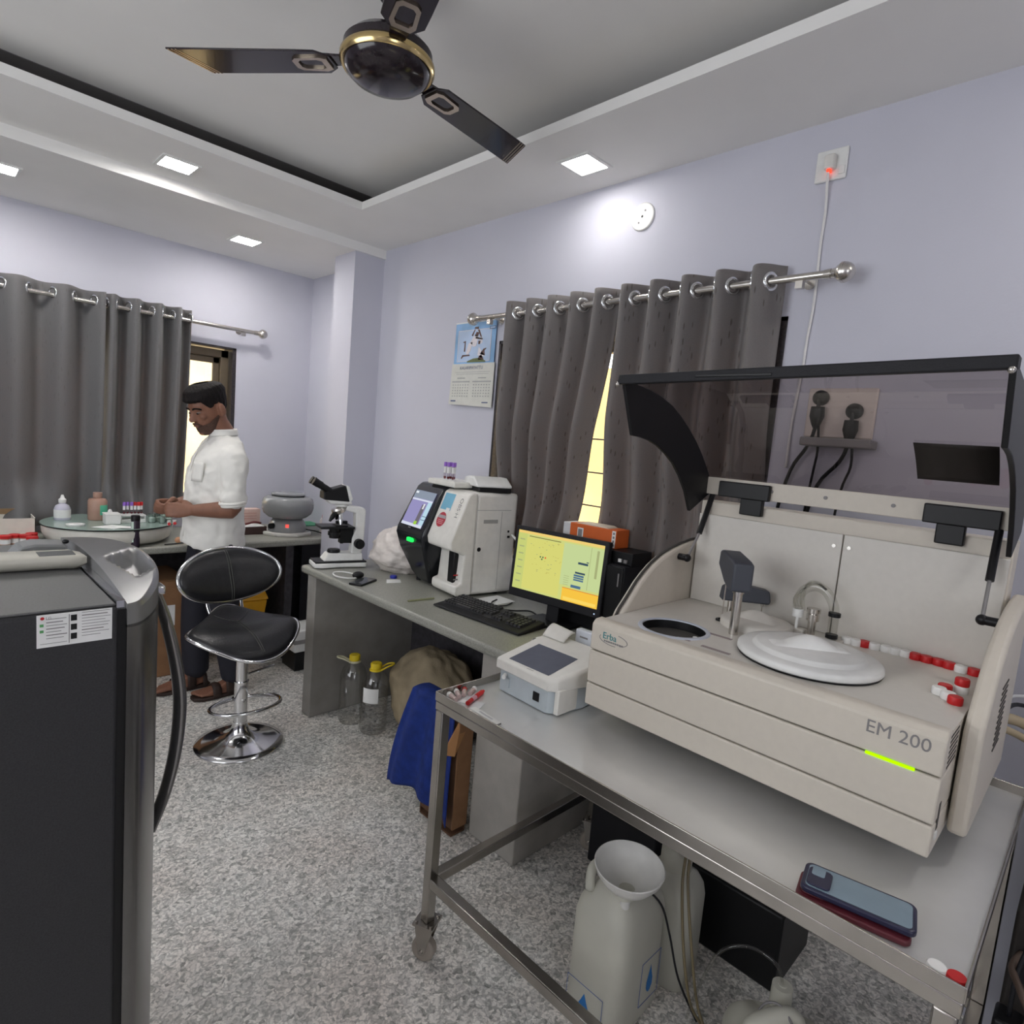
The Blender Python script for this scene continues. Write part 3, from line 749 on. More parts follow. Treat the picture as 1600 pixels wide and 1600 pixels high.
# ================================================================== ceiling fan
def fan():
    cx, cy, zb = .954, 1.567, 2.5
    M_fb = mat('glossy_dark_brown_lacquer', (.018, .012, .016), .16, noise=(60, .2), coat=.15)
    M_gold = mat('brass_trim', (.62, .47, .22), .18, 1)
    M_br = mat('bronze_trim', (.55, .46, .36), .25, 1)
    r = thing('ceiling_fan', 'dark brown three blade ceiling fan with a brass ringed hub', 'fan', (cx, cy, 2.74))
    m = MB(); m.lathe([(.118, 2.487), (.112, 2.472), (.095, 2.458), (.06, 2.447), (.02, 2.443), (0, 2.443)], (cx, cy, 0), 48, cap=False); hub = m.build('hub_cover', M_fb, r, smooth=70)
    m = MB(); m.lathe([(.116, 2.484), (.122, 2.482), (.128, 2.490), (.128, 2.502), (.120, 2.512), (.112, 2.514)], (cx, cy, 0), 48, cap=False); m.build('hub_ring', M_gold, r, smooth=70)
    m = MB(); m.lathe([(.118, 2.50), (.12, 2.53), (.10, 2.55), (.05, 2.56), (.02, 2.565)], (cx, cy, 0), 40); m.build('motor', M_fb, r)
    m = MB(); m.cyl((cx, cy, 2.56), (cx, cy, 2.72), .013, n=16); m.build('downrod', M_fb, r)
    m = MB(); m.lathe([(.03, 2.66), (.06, 2.70), (.065, 2.7395)], (cx, cy, 0), 32); m.build('canopy', M_fb, r)
    for k, ang in enumerate((128, 8, 248)):
        q = TR((cx, cy, zb+.004), math.radians(ang), math.radians(-4))
        w0, w1 = .055, .063
        poly = [(.155, -.03), (.185, -w0), (.50, -w1), (.555, -w1), (.615, w1-.002), (.25, w0+.002), (.19, w0), (.155, .03)]
        m = MB(); m.prism(poly, 'z', -.003, .002, q); b = m.build('blade', M_fb, r, bevel=.0015)
        m = MB(); m.prism([(.10, -.02), (.20, -.03), (.26, -.012), (.26, .012), (.20, .03), (.10, .02)], 'z', .002, .008, q); m.build('blade_iron', M_fb, b)
        # buckle shaped trim at the root, three silver lines at the tip
        def frame_(p, t, z0, z1):
            n = len(p); c = (sum(a for a, _ in p)/n, sum(b_ for _, b_ in p)/n)
            inn = [(c[0]+(a-c[0])*t, c[1]+(b_-c[1])*t) for a, b_ in p]
            mm = MB()
            mm.ring_loft([[q @ Vector((*x, z1)) for x in p], [q @ Vector((*x, z0)) for x in p], [q @ Vector((*x, z0)) for x in inn], [q @ Vector((*x, z1)) for x in inn]], cap=False, loop=True)
            return mm
        buckle = [(.165, -.024), (.185, -.034), (.255, -.030), (.268, -.018), (.268, .018), (.255, .030), (.185, .034), (.165, .024)]
        frame_(buckle, .68, -.008, -.002).build('buckle_trim', M_br, b)
        m = MB()
        for j in range(3):
            a = .545-.011*j
            m.prism([(a, -w1), (a+.004, -w1), (a+.064-.0, w1-.003), (a+.06, w1-.003)], 'z', -.0038, -.0028, q)
        m.build('tip_stripe', M_br, b, smooth=0)
fan()

# ================================================================== curtains and rods
def curtain_mat(name, base, dash):
    m = bpy.data.materials.new(name); m.use_nodes = True
    nt = m.node_tree; N = nt.nodes; L = nt.links; p = N['Principled BSDF']
    tc = N.new('ShaderNodeTexCoord')
    mp = N.new('ShaderNodeMapping'); mp.inputs['Scale'].default_value = (70, 70, 16); L.new(tc.outputs['Object'], mp.inputs[0])
    v = N.new('ShaderNodeTexVoronoi'); v.inputs['Scale'].default_value = 1; L.new(mp.outputs[0], v.inputs['Vector'])
    r = N.new('ShaderNodeValToRGB'); r.color_ramp.elements[0].position = .16; r.color_ramp.elements[1].position = .26
    r.color_ramp.elements[0].color = (*[dash]*3, 1); r.color_ramp.elements[1].color = (1, 1, 1, 1)
    L.new(v.outputs['Distance'], r.inputs[0])
    sc = N.new('ShaderNodeSeparateColor'); L.new(v.outputs['Color'], sc.inputs[0])
    gt = N.new('ShaderNodeMath'); gt.operation = 'GREATER_THAN'; gt.inputs[1].default_value = .55; L.new(sc.outputs[0], gt.inputs[0])
    n = N.new('ShaderNodeTexNoise'); n.inputs['Scale'].default_value = 260; L.new(tc.outputs['Object'], n.inputs['Vector'])
    r2 = N.new('ShaderNodeValToRGB'); r2.color_ramp.elements[0].color = (*[c*.82 for c in base], 1); r2.color_ramp.elements[1].color = (*[c*1.12 for c in base], 1)
    L.new(n.outputs['Fac'], r2.inputs[0])
    mx = N.new('ShaderNodeMixRGB'); mx.blend_type = 'MULTIPLY'; L.new(gt.outputs[0], mx.inputs[0]); L.new(r2.outputs[0], mx.inputs[1]); L.new(r.outputs[0], mx.inputs[2])
    L.new(mx.outputs[0], p.inputs['Base Color']); p.inputs['Roughness'].default_value = .62; p.inputs['Sheen Weight'].default_value = .2
    tr = N.new('ShaderNodeBsdfTranslucent'); tr.inputs[0].default_value = (.42, .26, .13, 1)
    ms = N.new('ShaderNodeMixShader'); ms.inputs[0].default_value = .18
    L.new(p.outputs[0], ms.inputs[1]); L.new(tr.outputs[0], ms.inputs[2]); L.new(ms.outputs[0], N['Material Output'].inputs[0])
    return m
M_curt = curtain_mat('grey_slub_curtain', (.15, .15, .155), .8)
M_curtR = curtain_mat('grey_patterned_curtain', (.185, .172, .170), .38)
ZR = 2.10
def sm(a, b, x):
    t = min(1, max(0, (x-a)/(b-a))); return t*t*(3-2*t)
def curtain(name, label, wall, top0, top1, bot, N_, A, zbot, mat_, phase=0, flare=None, plane=2.02, group=None, irregular=0, botA=1.0, bow=0):
    """a grommet curtain: fabric waving to both sides of the rod; s runs along the rod"""
    z0 = 2.152
    def S(u, v):
        t0 = top0+(top1-top0)*u
        b = bot(u)
        e = v**1.6
        along = t0+(b-t0)*e
        ph = 2*PI*N_*u+phase+irregular*math.sin(5.1*u+1)
        amp = A*(1+(botA-1)*v)
        off = amp*math.sin(ph)*(1+.25*math.sin(ph*.5+2*v)*v)+.10*amp*v*math.sin(ph*1.7+1+v)
        if v < .1: off *= 1
        d = plane+(off if wall == 'x' else off)
        z = z0+(zbot-z0)*v+.004*math.sin(ph*1.0+.7)*(1-v)
        if flare: d += flare(u, v)
        return (d, along, z) if wall == 'x' else (along, d, z)
    r = thing(name, label, 'curtain', (plane, (top0+top1)/2, ZR) if wall == 'x' else ((top0+top1)/2, plane, ZR), group)
    m = MB(); m.grid(S, int(N_*18), 46); m.build('fabric', mat_, r, smooth=180, solid=.0022, normals=False)
    # grommets where the cloth crosses the rod
    k = 0
    steps = 1200; prev = None
    for i in range(steps+1):
        u = i/steps; p = Vector(S(u, .052/ (z0-zbot)))
        q = (p.x if wall == 'x' else p.y)-plane
        if prev is not None and (prev < 0) != (q < 0):
            pa, pb = Vector(S(max(0, u-.004), .04)), Vector(S(min(1, u+.004), .04))
            t = (pb-pa); t.z = 0; t.normalize(); nrm = Vector((-t.y, t.x, 0))
            Q = nrm.to_track_quat('Z', 'Y').to_matrix().to_4x4()
            c = (plane, p.y, ZR) if wall == 'x' else (p.x, plane, ZR)
            m = MB(); m.lathe([(.019, -.003), (.021, -.005), (.030, -.004), (.032, 0), (.030, .004), (.021, .005), (.019, .003), (.019, -.003)], c, 28, M=Q.to_3x3(), cap=False)
            m.build('grommet', M_chrome, r, smooth=70)
        prev = q
    return r
curtain('curtain', 'patterned grey grommet curtain on the right wall, half nearer the calendar', 'x', 2.165, 1.525, lambda u: 2.19-.36*u-.10*u*u, 5, .044, 1.0, M_curtR, phase=PI*.5,
        flare=lambda u, v: .07*sm(.45, .85, v), group='patterned curtains on the right wall', botA=.7)
curtain('curtain', 'patterned grey grommet curtain on the right wall, half behind the raised lid', 'x', 1.525, .868, lambda u: 1.60-.74*u, 5, .044, .98, M_curtR, phase=PI*.5,
        flare=lambda u, v: .075*sm(.4, .8, v), group='patterned curtains on the right wall', botA=.8)
curtain('curtain', 'plain grey grommet curtain on the back wall, wide half cut by the left edge', 'y', -.35, .815, lambda u: -.35+1.15*u, 5.6, .056, .84, M_curt, phase=1.2, plane=4.19,
        flare=lambda u, v: -.10*sm(.80, 1, v)*(.5+.5*math.sin(9*u+2))-.035*math.sin(17*u+9*v)*sm(.72, 1, v), group='plain curtains on the back wall', irregular=1.1, botA=.5)
curtain('curtain', 'plain grey grommet curtain on the back wall, narrow half beside the window gap', 'y', .79, 1.27, lambda u: .77+.47*u, 4.5, .052, .86, M_curt, phase=.4, plane=4.19,
        flare=lambda u, v: -.10*sm(.8, 1, v)*(.5+.5*math.sin(5*u))-.02*math.sin(12*u+8*v)*sm(.7, 1, v), group='plain curtains on the back wall', irregular=.7, botA=.7)
def rod(name, label, a, b, ax):
    r = thing(name, label, 'curtain rod', a)
    m = MB(); m.cyl(a, b, .0125, n=20); m.build('pole', M_nickel, r)
    d = (Vector(b)-Vector(a)).normalized()
    for p, s in ((Vector(a), -1), (Vector(b), 1)):
        m = MB(); m.cyl(p, p+d*s*.02, .014, .016, n=20); m.cyl(p+d*s*.02, p+d*s*.05, .013, .022, n=20); m.cyl(p+d*s*.05, p+d*s*.058, .031, n=24); m.sphere(p+d*s*.058, .030, 20)
        m.build('finial', M_nickel, r, smooth=50)
        q = p-d*s*.07; w = Vector(q)
        if ax == 'x': w.x = XR
        else: w.y = YB
        m = MB(); m.cyl(q, w, .006, n=10); m.cyl(w, w+(q-w)*.06, .02, n=16); m.box(q.x-.011, q.x+.011, q.y-.011, q.y+.011, q.z-.035, q.z-.012)
        m.build('bracket', M_nickel, r)
rod('curtain_rod', 'brushed metal curtain rod with round finials on the right wall', (2.02, .735, ZR), (2.02, 2.33, ZR), 'x')
rod('curtain_rod', 'brushed metal curtain rod on the back wall behind the standing man', (-.5, 4.19, 2.088), (1.66, 4.19, 2.088), 'y')

# ================================================================== things on the right wall
def calendar():
    r = thing('wall_calendar', 'hanging wall calendar with a blue picture page above a white date page', 'calendar', (2.09, 2.43, 2.11))
    M_sky = mat('sky_blue_print', (.25, .45, .72), .45, noise=(6, .25)); M_pale = mat('pale_blue_print', (.45, .57, .76), .45, noise=(5, .15))
    M_card = mat('calendar_paper', (.66, .66, .61), .7); M_ink = mat('blue_grey_ink', (.12, .15, .25), .6); M_faint = mat('faint_ink', (.42, .43, .42), .7)
    M_skin = mat('brown_print', (.12, .06, .05), .5); M_cloth = mat('white_print', (.72, .68, .72), .5); M_green = mat('olive_print', (.16, .19, .08), .6)
    y0, y1 = 2.598, 2.285     # left and right edge
    X = 2.088
    m = MB().use(M_sky); m.box(X, X+.003, y1, y0, 1.895, 2.105)
    m.use(M_pale); m.box(X-.0008, X, y1+.03, y0-.025, 1.905, 2.065)
    m.use(M_cloth)
    for a in ((y1+.03, y0-.025, 2.064, 2.067), (y1+.03, y0-.025, 1.905, 1.908), (y1+.03, y1+.033, 1.905, 2.067), (y0-.028, y0-.025, 1.905, 2.067)): m.box(X-.0015, X, *a)
    m.use(M_ink); m.box(X-.002, X, y1+.002, y1+.045, 2.062, 2.076)
    m.use(M_pale); m.box(X-.0026, X, y1+.005, y1+.04, 2.065, 2.073)
    # the picture: figures lifting one another against the sky
    def blob(mm, pts): m.use(mm); m.prism([(2.598-.313*u, 1.895+.21*v) for u, v in pts], 'x', X-.0022, X-.0004)
    blob(M_green, [(.35, .06), (.5, .12), (.62, .13), (.80, .06), (.80, .03), (.35, .03)])
    blob(M_cloth, [(.30, .25), (.36, .50), (.46, .52), (.42, .32), (.36, .22)]); blob(M_cloth, [(.40, .52), (.50, .70), (.60, .66), (.55, .42), (.48, .40)])
    blob(M_cloth, [(.60, .62), (.66, .46), (.70, .50), (.68, .64)]); blob(M_cloth, [(.60, .20), (.62, .40), (.72, .26), (.78, .18), (.70, .12)])
    for a in ([(.50, .66), (.54, .76), (.60, .74), (.58, .64)], [(.48, .84), (.50, .88), (.58, .88), (.58, .82)], [(.42, .68), (.49, .82), (.51, .82), (.45, .66)], [(.57, .80), (.66, .60), (.68, .62), (.60, .82)],
              [(.22, .54), (.28, .56), (.28, .30), (.25, .30), (.26, .52), (.22, .52)], [(.18, .14), (.22, .22), (.40, .22), (.40, .19), (.24, .18), (.20, .13)], [(.52, .60), (.70, .56), (.70, .59), (.54, .64)], [(.60, .54), (.66, .54), (.64, .46), (.60, .46)],
              [(.66, .22), (.74, .34), (.80, .36), (.80, .34), (.76, .30), (.78, .18)], [(.62, .08), (.64, .18), (.70, .20), (.76, .08)]): blob(M_skin, a)
    m.build('picture_page', None, r, smooth=0)
    yy0, yy1 = 2.612, 2.272
    m = MB().use(M_card)
    m.ring_loft([[(X-.001, yy0-.004, 1.896), (X-.001, yy1+.004, 1.896), (X+.001, yy1+.004, 1.896), (X+.001, yy0-.004, 1.896)], [(X-.006, yy0, 1.685), (X-.006, yy1, 1.672), (X-.003, yy1, 1.672), (X-.003, yy0, 1.685)]])
    m.use(M_ink)
    def fx(z): return X-.0016-.005*(1.896-z)/.22
    m.text('KALARIPAYATTU', .0235, frame((fx(1.868)-.0006, 2.540, 1.866), (0, -1, 0), (-.02, 0, 1)))
    m.use(M_faint)
    for z, w in ((1.852, .27), (1.842, .25)): m.box(fx(z)-.0008, fx(z), 2.44-w/2, 2.44+w/2, z-.001, z+.001)
    for c in (2.525, 2.36):
        m.box(fx(1.822)-.0008, fx(1.82), c-.03, c+.03, 1.818, 1.824)
        m.box(fx(1.80)-.0008, fx(1.80), c-.07, c+.07, 1.799, 1.806)
        for rr in range(5):
            for k in range(7):
                z = 1.786-.0145*rr; y = c+.06-.02*k
                m.box(fx(z)-.0012, fx(z), y-.0035, y+.0035, z-.0025, z+.0025)
    m.use(M_ink)
    m.box(fx(1.70)-.0008, fx(1.70), 2.555, 2.595, 1.699, 1.706); m.box(fx(1.70)-.0008, fx(1.70), 2.30, 2.345, 1.693, 1.699)
    m.build('date_page', None, r, smooth=0)
    m = MB(); m.box(X-.002, X+.004, y1, y0, 2.103, 2.109); m.build('binding', M_white, r, smooth=0)
    m = MB(); m.torus((2.094, 2.43, 2.118), .009, .0018, 'x', 18, 6); m.build('hanging_loop', M_nickel, r)
calendar()
def wall_plate():
    r = thing('wall_socket', 'white square socket plate high on the right wall with a glowing red switch', 'socket', (2.1, .785, 2.46))
    m = MB(); m.box(2.090, 2.0995, .738, .832, 2.412, 2.508); m.build('plate', M_white, r, bevel=.006, seg=3)
    m = MB(); m.box(2.065, 2.09, .768, .800, 2.44, 2.485); pl = m.build('plug', mat('warm_white_plug', (.7, .68, .64), .4), r, bevel=.006, seg=3)
    m = MB(); m.box(2.0655, 2.085, .778, .789, 2.431, 2.440); m.build('red_indicator', emis('red_glow', (1, .06, .03), 2.2*SCR), pl, bevel=.002)
    m = MB(); m.box(2.086, 2.0905, .742, .760, 2.425, 2.45); m.build('rocker_switch', M_white, r, bevel=.002)
    o = MB(); o.tube([(2.072, .785, 2.44), (2.08, .786, 2.40), (2.092, .784, 2.32), (2.094, .786, 2.22), (2.093, .783, 2.12), (2.093, .782, 2.02), (2.094, .788, 1.92), (2.094, .79, 1.82), (2.092, .80, 1.66), (2.09, .80, 1.5)], .0042, 10, smooth=5)
    o = o.build('power_cable', mat('white_cable', (.72, .71, .7), .45), smooth=180); tag(o, 'white cable running down the wall from the high socket plate', 'cable')
    r = thing('round_cover_plate', 'round white cover plate with two screws high on the right wall', 'cover plate', (2.1, 1.486, 2.44))
    Q = Euler((0, -PI/2, 0)).to_matrix()
    m = MB(); m.lathe([(.054, 0), (.054, .004), (.050, .007), (.047, .0062), (0, .007)], (2.0995, 1.486, 2.44), 44, M=Q); pl = m.build('disc', M_white, r, smooth=60)
    for y, z in ((1.474, 2.461), (1.50, 2.418)):
        m = MB(); m.lathe([(.004, .006), (.004, .008), (0, .0085)], (2.0995, y, z), 10, M=Q); m.build('screw', M_greyprint, r)
    m = MB(); m.lathe([(.005, .0062), (.005, .0072), (0, .0072)], (2.0995, 1.486, 2.44), 12, M=Q); m.build('centre_hole', M_black, r)
    # socket with two black plugs seen through the lid
    r = thing('wall_socket', 'cream double socket plate on the right wall behind the smoked lid', 'socket', (2.1, .65, 1.68))
    m = MB(); m.box(2.088, 2.0995, .555, .757, 1.605, 1.762); m.build('plate', mat('ivory_plate', (.7, .62, .56), .45), r, bevel=.005)
    m = MB(); m.box(2.02, 2.0995, .54, .742, 1.575, 1.602); m.build('conduit', M_greyprint, r, bevel=.004)
    for y, z, yb in ((.715, 1.73, .79), (.612, 1.69, .70)):
        o = thing('black_plug', 'black mains plug with flex, %s of the two in the socket behind the lid' % ('left' if y > .7 else 'right'), 'plug', (2.08, y, z), 'black plugs behind the lid')
        m = MB(); m.lathe([(.024, 0), (.024, .014), (.018, .022), (0, .03)], (2.088, y, z), 22, M=Q); m.build('head', M_black, o)
        m = MB(); m.lathe([(.02, -.03), (.022, -.06), (.014, -.085), (.006, -.10)], (2.066, y, z), 16); m.build('grip', M_black, o)
        m = MB(); m.tube([(2.066, y, z), (2.062, y, z-.10), (2.07, y+.02, z-.16), (2.08, yb-.01, z-.24), (2.085, yb+.02, z-.40), (2.085, yb+.02, z-.6)], .006, 8, smooth=4)
        m.tube([(2.062, y-.01, z-.09), (2.07, y-.015, z-.17), (2.08, yb-.08, z-.26), (2.085, yb-.06, z-.5)], .004, 8, smooth=4)
        m.build('flex', M_black, o, smooth=180)
wall_plate()

# ================================================================== bar stool
def stool():
    r = thing('bar_stool', 'black leatherette bar stool on a chrome pedestal beside the man', 'stool', (1.088, 2.745, 0))
    M_lea = mat('black_leatherette', (.012, .012, .014), .32, noise=(40, .2), bump=(120, .12))
    M_piping = mat('grey_stitching', (.06, .06, .055), .5)
    m = MB(); m.lathe([(.192, 0), (.195, .004), (.193, .010), (.16, .018), (.11, .028), (.07, .042), (.045, .062), (.034, .09), (.031, .11), (0, .112)], n=64); m.build('base', M_chrome, r, smooth=60) if False else None
    c = (1.088, 2.745, 0)
    m = MB(); m.lathe([(.192, .0), (.195, .004), (.193, .010), (.16, .018), (.11, .028), (.07, .042), (.045, .062), (.034, .09), (.031, .11), (0, .112)], c, 64); m.build('base', M_chrome, r, smooth=60)
    m = MB(); m.cyl((c[0], c[1], .1), (c[0], c[1], .30), .030, n=32); m.build('column', M_chrome, r)
    m = MB(); m.cyl((c[0], c[1], .30), (c[0], c[1], .455), .0255, n=32); m.cyl((c[0], c[1], .30), (c[0], c[1], .305), .032, n=32); m.build('gas_lift', M_chrome, r)
    # local frame: the stool looks towards +f
    fa = math.radians(-86); f = Vector((math.cos(fa), math.sin(fa), 0)); s = Vector((-f.y, f.x, 0))
    def W(a, b, z): return Vector(c)+f*a+s*b+Vector((0, 0, z))
    m = MB(); pts = []
    for k in range(28):
        t = 2*PI*k/28; rr = .145*(1-.10*math.cos(2*t))
        pts.append(W(.05+.13*math.cos(t), .155*math.sin(t), .205+.018*math.cos(t)))
    m.tube(pts, .009, 10, closed=True); m.tube([W(.03, 0, .22), W(-.08, 0, .19)], .009, 10); m.build('footrest', M_chrome, r, smooth=180)
    m = MB(); m.tube([W(0, .03, .33), W(.0, .12, .34), W(0, .16, .345)], .006, 8); m.build('lift_lever', M_chrome, r)
    # seat shell: a saddle that rises at the back corners
    def seat(u, v, th):
        b = (u-.5)*2; a = (v-.5)*2
        hw = .25*(1-.10*max(0, a)**2-.42*max(0, -a)**1.6)
        d = .21
        rr = max(abs(a), abs(b))
        nx = a*math.sqrt(1-b*b/2); ny = b*math.sqrt(1-a*a/2)
        rad = math.sqrt(nx*nx+ny*ny)
        z = .515-.03*max(0, nx)**2+.045*ny*ny*(1-.0*nx)+.10*max(0, -nx)**2.6-.018*max(0, nx)
        pad = math.sqrt(max(0, 1-rad**2.6))
        return W(nx*d+.01, ny*hw, z+th*pad)
    def shell(fn, up, lo, nu=26):
        m = MB(); 
        m.grid(lambda u, v: fn(u, v, up), nu, nu); m.grid(lambda u, v: fn(u, v, lo), nu, nu)
        bmesh.ops.remove_doubles(m.bm, verts=m.bm.verts, dist=.0008)
        return m
    shell(seat, .055, -.022).build('seat', M_lea, r, smooth=180)
    def rim(fn, n=80):
        out = []
        for k in range(n):
            t = k/n*4; e = int(t); q = t-e
            u, v = ((q, 0), (1, q), (1-q, 1), (0, 1-q))[e]
            out.append(fn(u, v, 0))
        return out
    m = MB(); m.tube(rim(seat), .0075, 8, closed=True); m.build('seat_rim', M_chrome, r, smooth=180)
    m = MB()
    for off in (-.012, .012): m.tube([seat(.5+off, v/20, .057) for v in range(7, 20)], .0018, 6)
    for q in (.3, .7): m.tube([seat(.5+(q-.5)*t/8*1.2, .35-.2*t/8, .057) for t in range(9)], .0018, 6)
    m.build('stitching', M_piping, r, smooth=180)
    # backrest: a tilted oval
    def back(u, v, th):
        b = (u-.5)*2; a = (v-.5)*2
        nx = a*math.sqrt(1-b*b/2); ny = b*math.sqrt(1-a*a/2); rad = math.sqrt(nx*nx+ny*ny)
        hw = .238*(1+.04*nx); hh = .118
        pad = math.sqrt(max(0, 1-rad**3))
        z = .772+nx*hh+.008*ny
        wrap = .055*ny*ny
        return W(-.185+wrap+th*pad-.05*nx+.0, ny*hw, z)
    shell(back, .045, -.018).build('backrest', M_lea, r, smooth=180)
    m = MB(); m.tube(rim(back), .008, 8, closed=True); m.build('backrest_rim', M_chrome, r, smooth=180)
    m = MB()
    for off in (-.012, .012): m.tube([back(.5+off, v/20, .047) for v in range(0, 21)], .0018, 6)
    m.build('stitching', M_piping, r, smooth=180)
    m = MB(); 
    for sgn in (-1, 1): m.tube([W(-.14, sgn*.07, .55), W(-.20, sgn*.08, .62), W(-.215, sgn*.08, .70), W(-.19, sgn*.07, .78)], .008, 8, smooth=4)
    m.build('back_support', M_chrome, r, smooth=180)
    m = MB(); m.cyl((c[0], c[1], .44), (c[0], c[1], .485), .06, .10, n=20); m.build('swivel_plate', M_black, r)
stool()
# ================================================================== things on the right bench
def blood_tube(name, label, loc, kind, h=.075, lean=(0, 0), group=None):
    r = thing(name, label, 'test tube', (0, 0, 0), group)
    m = MB(); m.lathe([(.0005, .001), (.005, .003), (.0065, .008), (.0065, h)], n=14, cap=False); m.build('tube', M_tubeglass, r, smooth=180)
    m = MB(); m.lathe([(.0005, .003), (.0045, .005), (.0056, .01), (.0056, h*.2), (.0005, h*.2)], n=12); m.build('blood', M_blood if kind != 'w' else M_whitep, r)
    m = MB(); m.lathe([(.0078, h-.012), (.0078, h+.006), (.0065, h+.008), (0, h+.008)], n=14); m.build('cap', M_purple if kind == 'p' else M_redcap, r)
    m = MB(); m.lathe([(.0067, h*.42), (.0067, h*.8)], n=14, cap=False); m.build('label_band', M_whitep, r)
    return place(r, loc, 0, lean[0], lean[1])

def microscope():
    r = thing('microscope', 'white and black binocular microscope at the far end of the right bench', 'microscope', (0, 0, 0))
    # local: +u towards the arm, z up
    b = MB(); b.ring_loft([[(x, y, z) for x, y in o] for o, z in (
        ([(-.135, -.06), (-.10, -.075), (.0, -.062), (.13, -.07), (.14, -.06), (.14, .06), (.13, .07), (0, .062), (-.10, .075), (-.135, .06)], 0.004),
        ([(-.135, -.06), (-.10, -.075), (.0, -.062), (.13, -.07), (.14, -.06), (.14, .06), (.13, .07), (0, .062), (-.10, .075), (-.135, .06)], .028))])
    b.build('base', M_white, r, bevel=.006)
    b = MB(); b.box(-.13, .135, -.064, .064, .028, .036); b.build('base_cover', M_black, r, bevel=.003)
    b = MB(); b.ring_loft([[(-.085, -.05, .036), (.12, -.05, .036), (.12, .05, .036), (-.085, .05, .036)], [(-.06, -.04, .075), (.115, -.042, .075), (.115, .042, .075), (-.06, .04, .075)]]); b.build('pedestal', M_white, r, bevel=.005)
    b = MB(); b.lathe([(.032, .075), (.034, .082), (.030, .092), (.018, .093), (0, .093)], (-.025, 0, 0), 26); b.build('lamp_collector', M_black, r)
    b = MB(); b.prism([(.06, .07), (.115, .07), (.125, .15), (.128, .30), (.115, .315), (.03, .325), (.02, .30), (.075, .285), (.078, .20), (.062, .15)], 'y', -.03, .03); b.build('arm', M_white, r, bevel=.007, seg=3)
    b = MB(); b.box(-.11, .065, -.06, .07, .205, .217); b.box(-.03, .03, -.055, .02, .217, .224); st = b.build('stage', M_black, r, bevel=.003)
    b = MB(); b.box(-.01, .05, .03, .05, .217, .235); b.build('slide_clip', M_blackm, st, bevel=.002)
    b = MB(); b.cyl((-.025, 0, .15), (-.025, 0, .205), .027, n=24); b.cyl((-.025, 0, .165), (-.025, 0, .185), .034, n=24); b.box(.0, .07, -.02, .02, .125, .20); b.build('condenser', M_black, r, bevel=.002)
    for s in (-1, 1):
        b = MB(); b.cyl((.095, s*.03, .125), (.095, s*.062, .125), .026, n=28); b.cyl((.095, s*.062, .125), (.095, s*.075, .125), .017, n=24); b.build('focus_knob', M_black, r, bevel=.002)
    b = MB(); b.cyl((.03, .055, .11), (.03, .055, .20), .008, n=12); b.build('stage_handle', M_black, r)
    b = MB(); q = TR((-.012, 0, .305), 0, 0, math.radians(-18)); b.lathe([(.012, -.028), (.032, -.022), (.038, -.005), (.034, .005), (0, .008)], n=28, M=q.to_3x3(), c=(-.012, 0, .305)); b.build('nosepiece', M_nickel, r)
    for k, (a, L) in enumerate(((200, .055), (300, .065), (70, .045), (130, .05))):
        a = math.radians(a); d = Vector((.45*math.cos(a)-.25, .45*math.sin(a), -1)).normalized(); p = Vector((-.012, 0, .295))+Vector((.016*math.cos(a), .016*math.sin(a), -.01))
        b = MB(); b.cyl(p, p+d*L*.6, .0125, n=16); b.cyl(p+d*L*.6, p+d*L, .011, .006, n=16); b.build('objective', M_black if k % 2 == 0 else M_chrome, r)
    b = MB(); b.cyl((.005, 0, .315), (.005, 0, .332), .034, n=28); b.ring_loft([[(-.06, -.042, .332), (.05, -.042, .332), (.05, .042, .332), (-.06, .042, .332)], [(-.09, -.04, .36), (.035, -.04, .385), (.035, .04, .385), (-.09, .04, .36)]]); b.build('head', M_white, r, bevel=.006)
    b = MB(); b.ring_loft([[(-.10, -.05, .355), (.035, -.045, .345), (.035, .045, .345), (-.10, .05, .355)], [(-.10, -.045, .395), (.01, -.042, .43), (.01, .042, .43), (-.10, .045, .395)]]); b.build('binocular_body', M_black, r, bevel=.006)
    b = MB(); b.ring_loft([[(.036, -.045, .342), (.05, -.045, .36), (.05, .045, .36), (.036, .045, .342)], [(.012, -.043, .432), (.028, -.043, .425), (.028, .043, .425), (.012, .043, .432)]]); b.build('head_trim', M_white, r, bevel=.003)
    for s in (-1, 1):
        d = Vector((-.86, 0, .51)); p = Vector((-.06, s*.03, .395))
        b = MB(); b.cyl(p, p+d*.06, .016, n=20); b.cyl(p+d*.06, p+d*.10, .019, n=20); b.cyl(p+d*.10, p+d*.105, .021, n=20); b.build('eyepiece', M_black, r)
    place(r, (1.605, 2.845, ZB+.0005), math.radians(-14))
microscope()

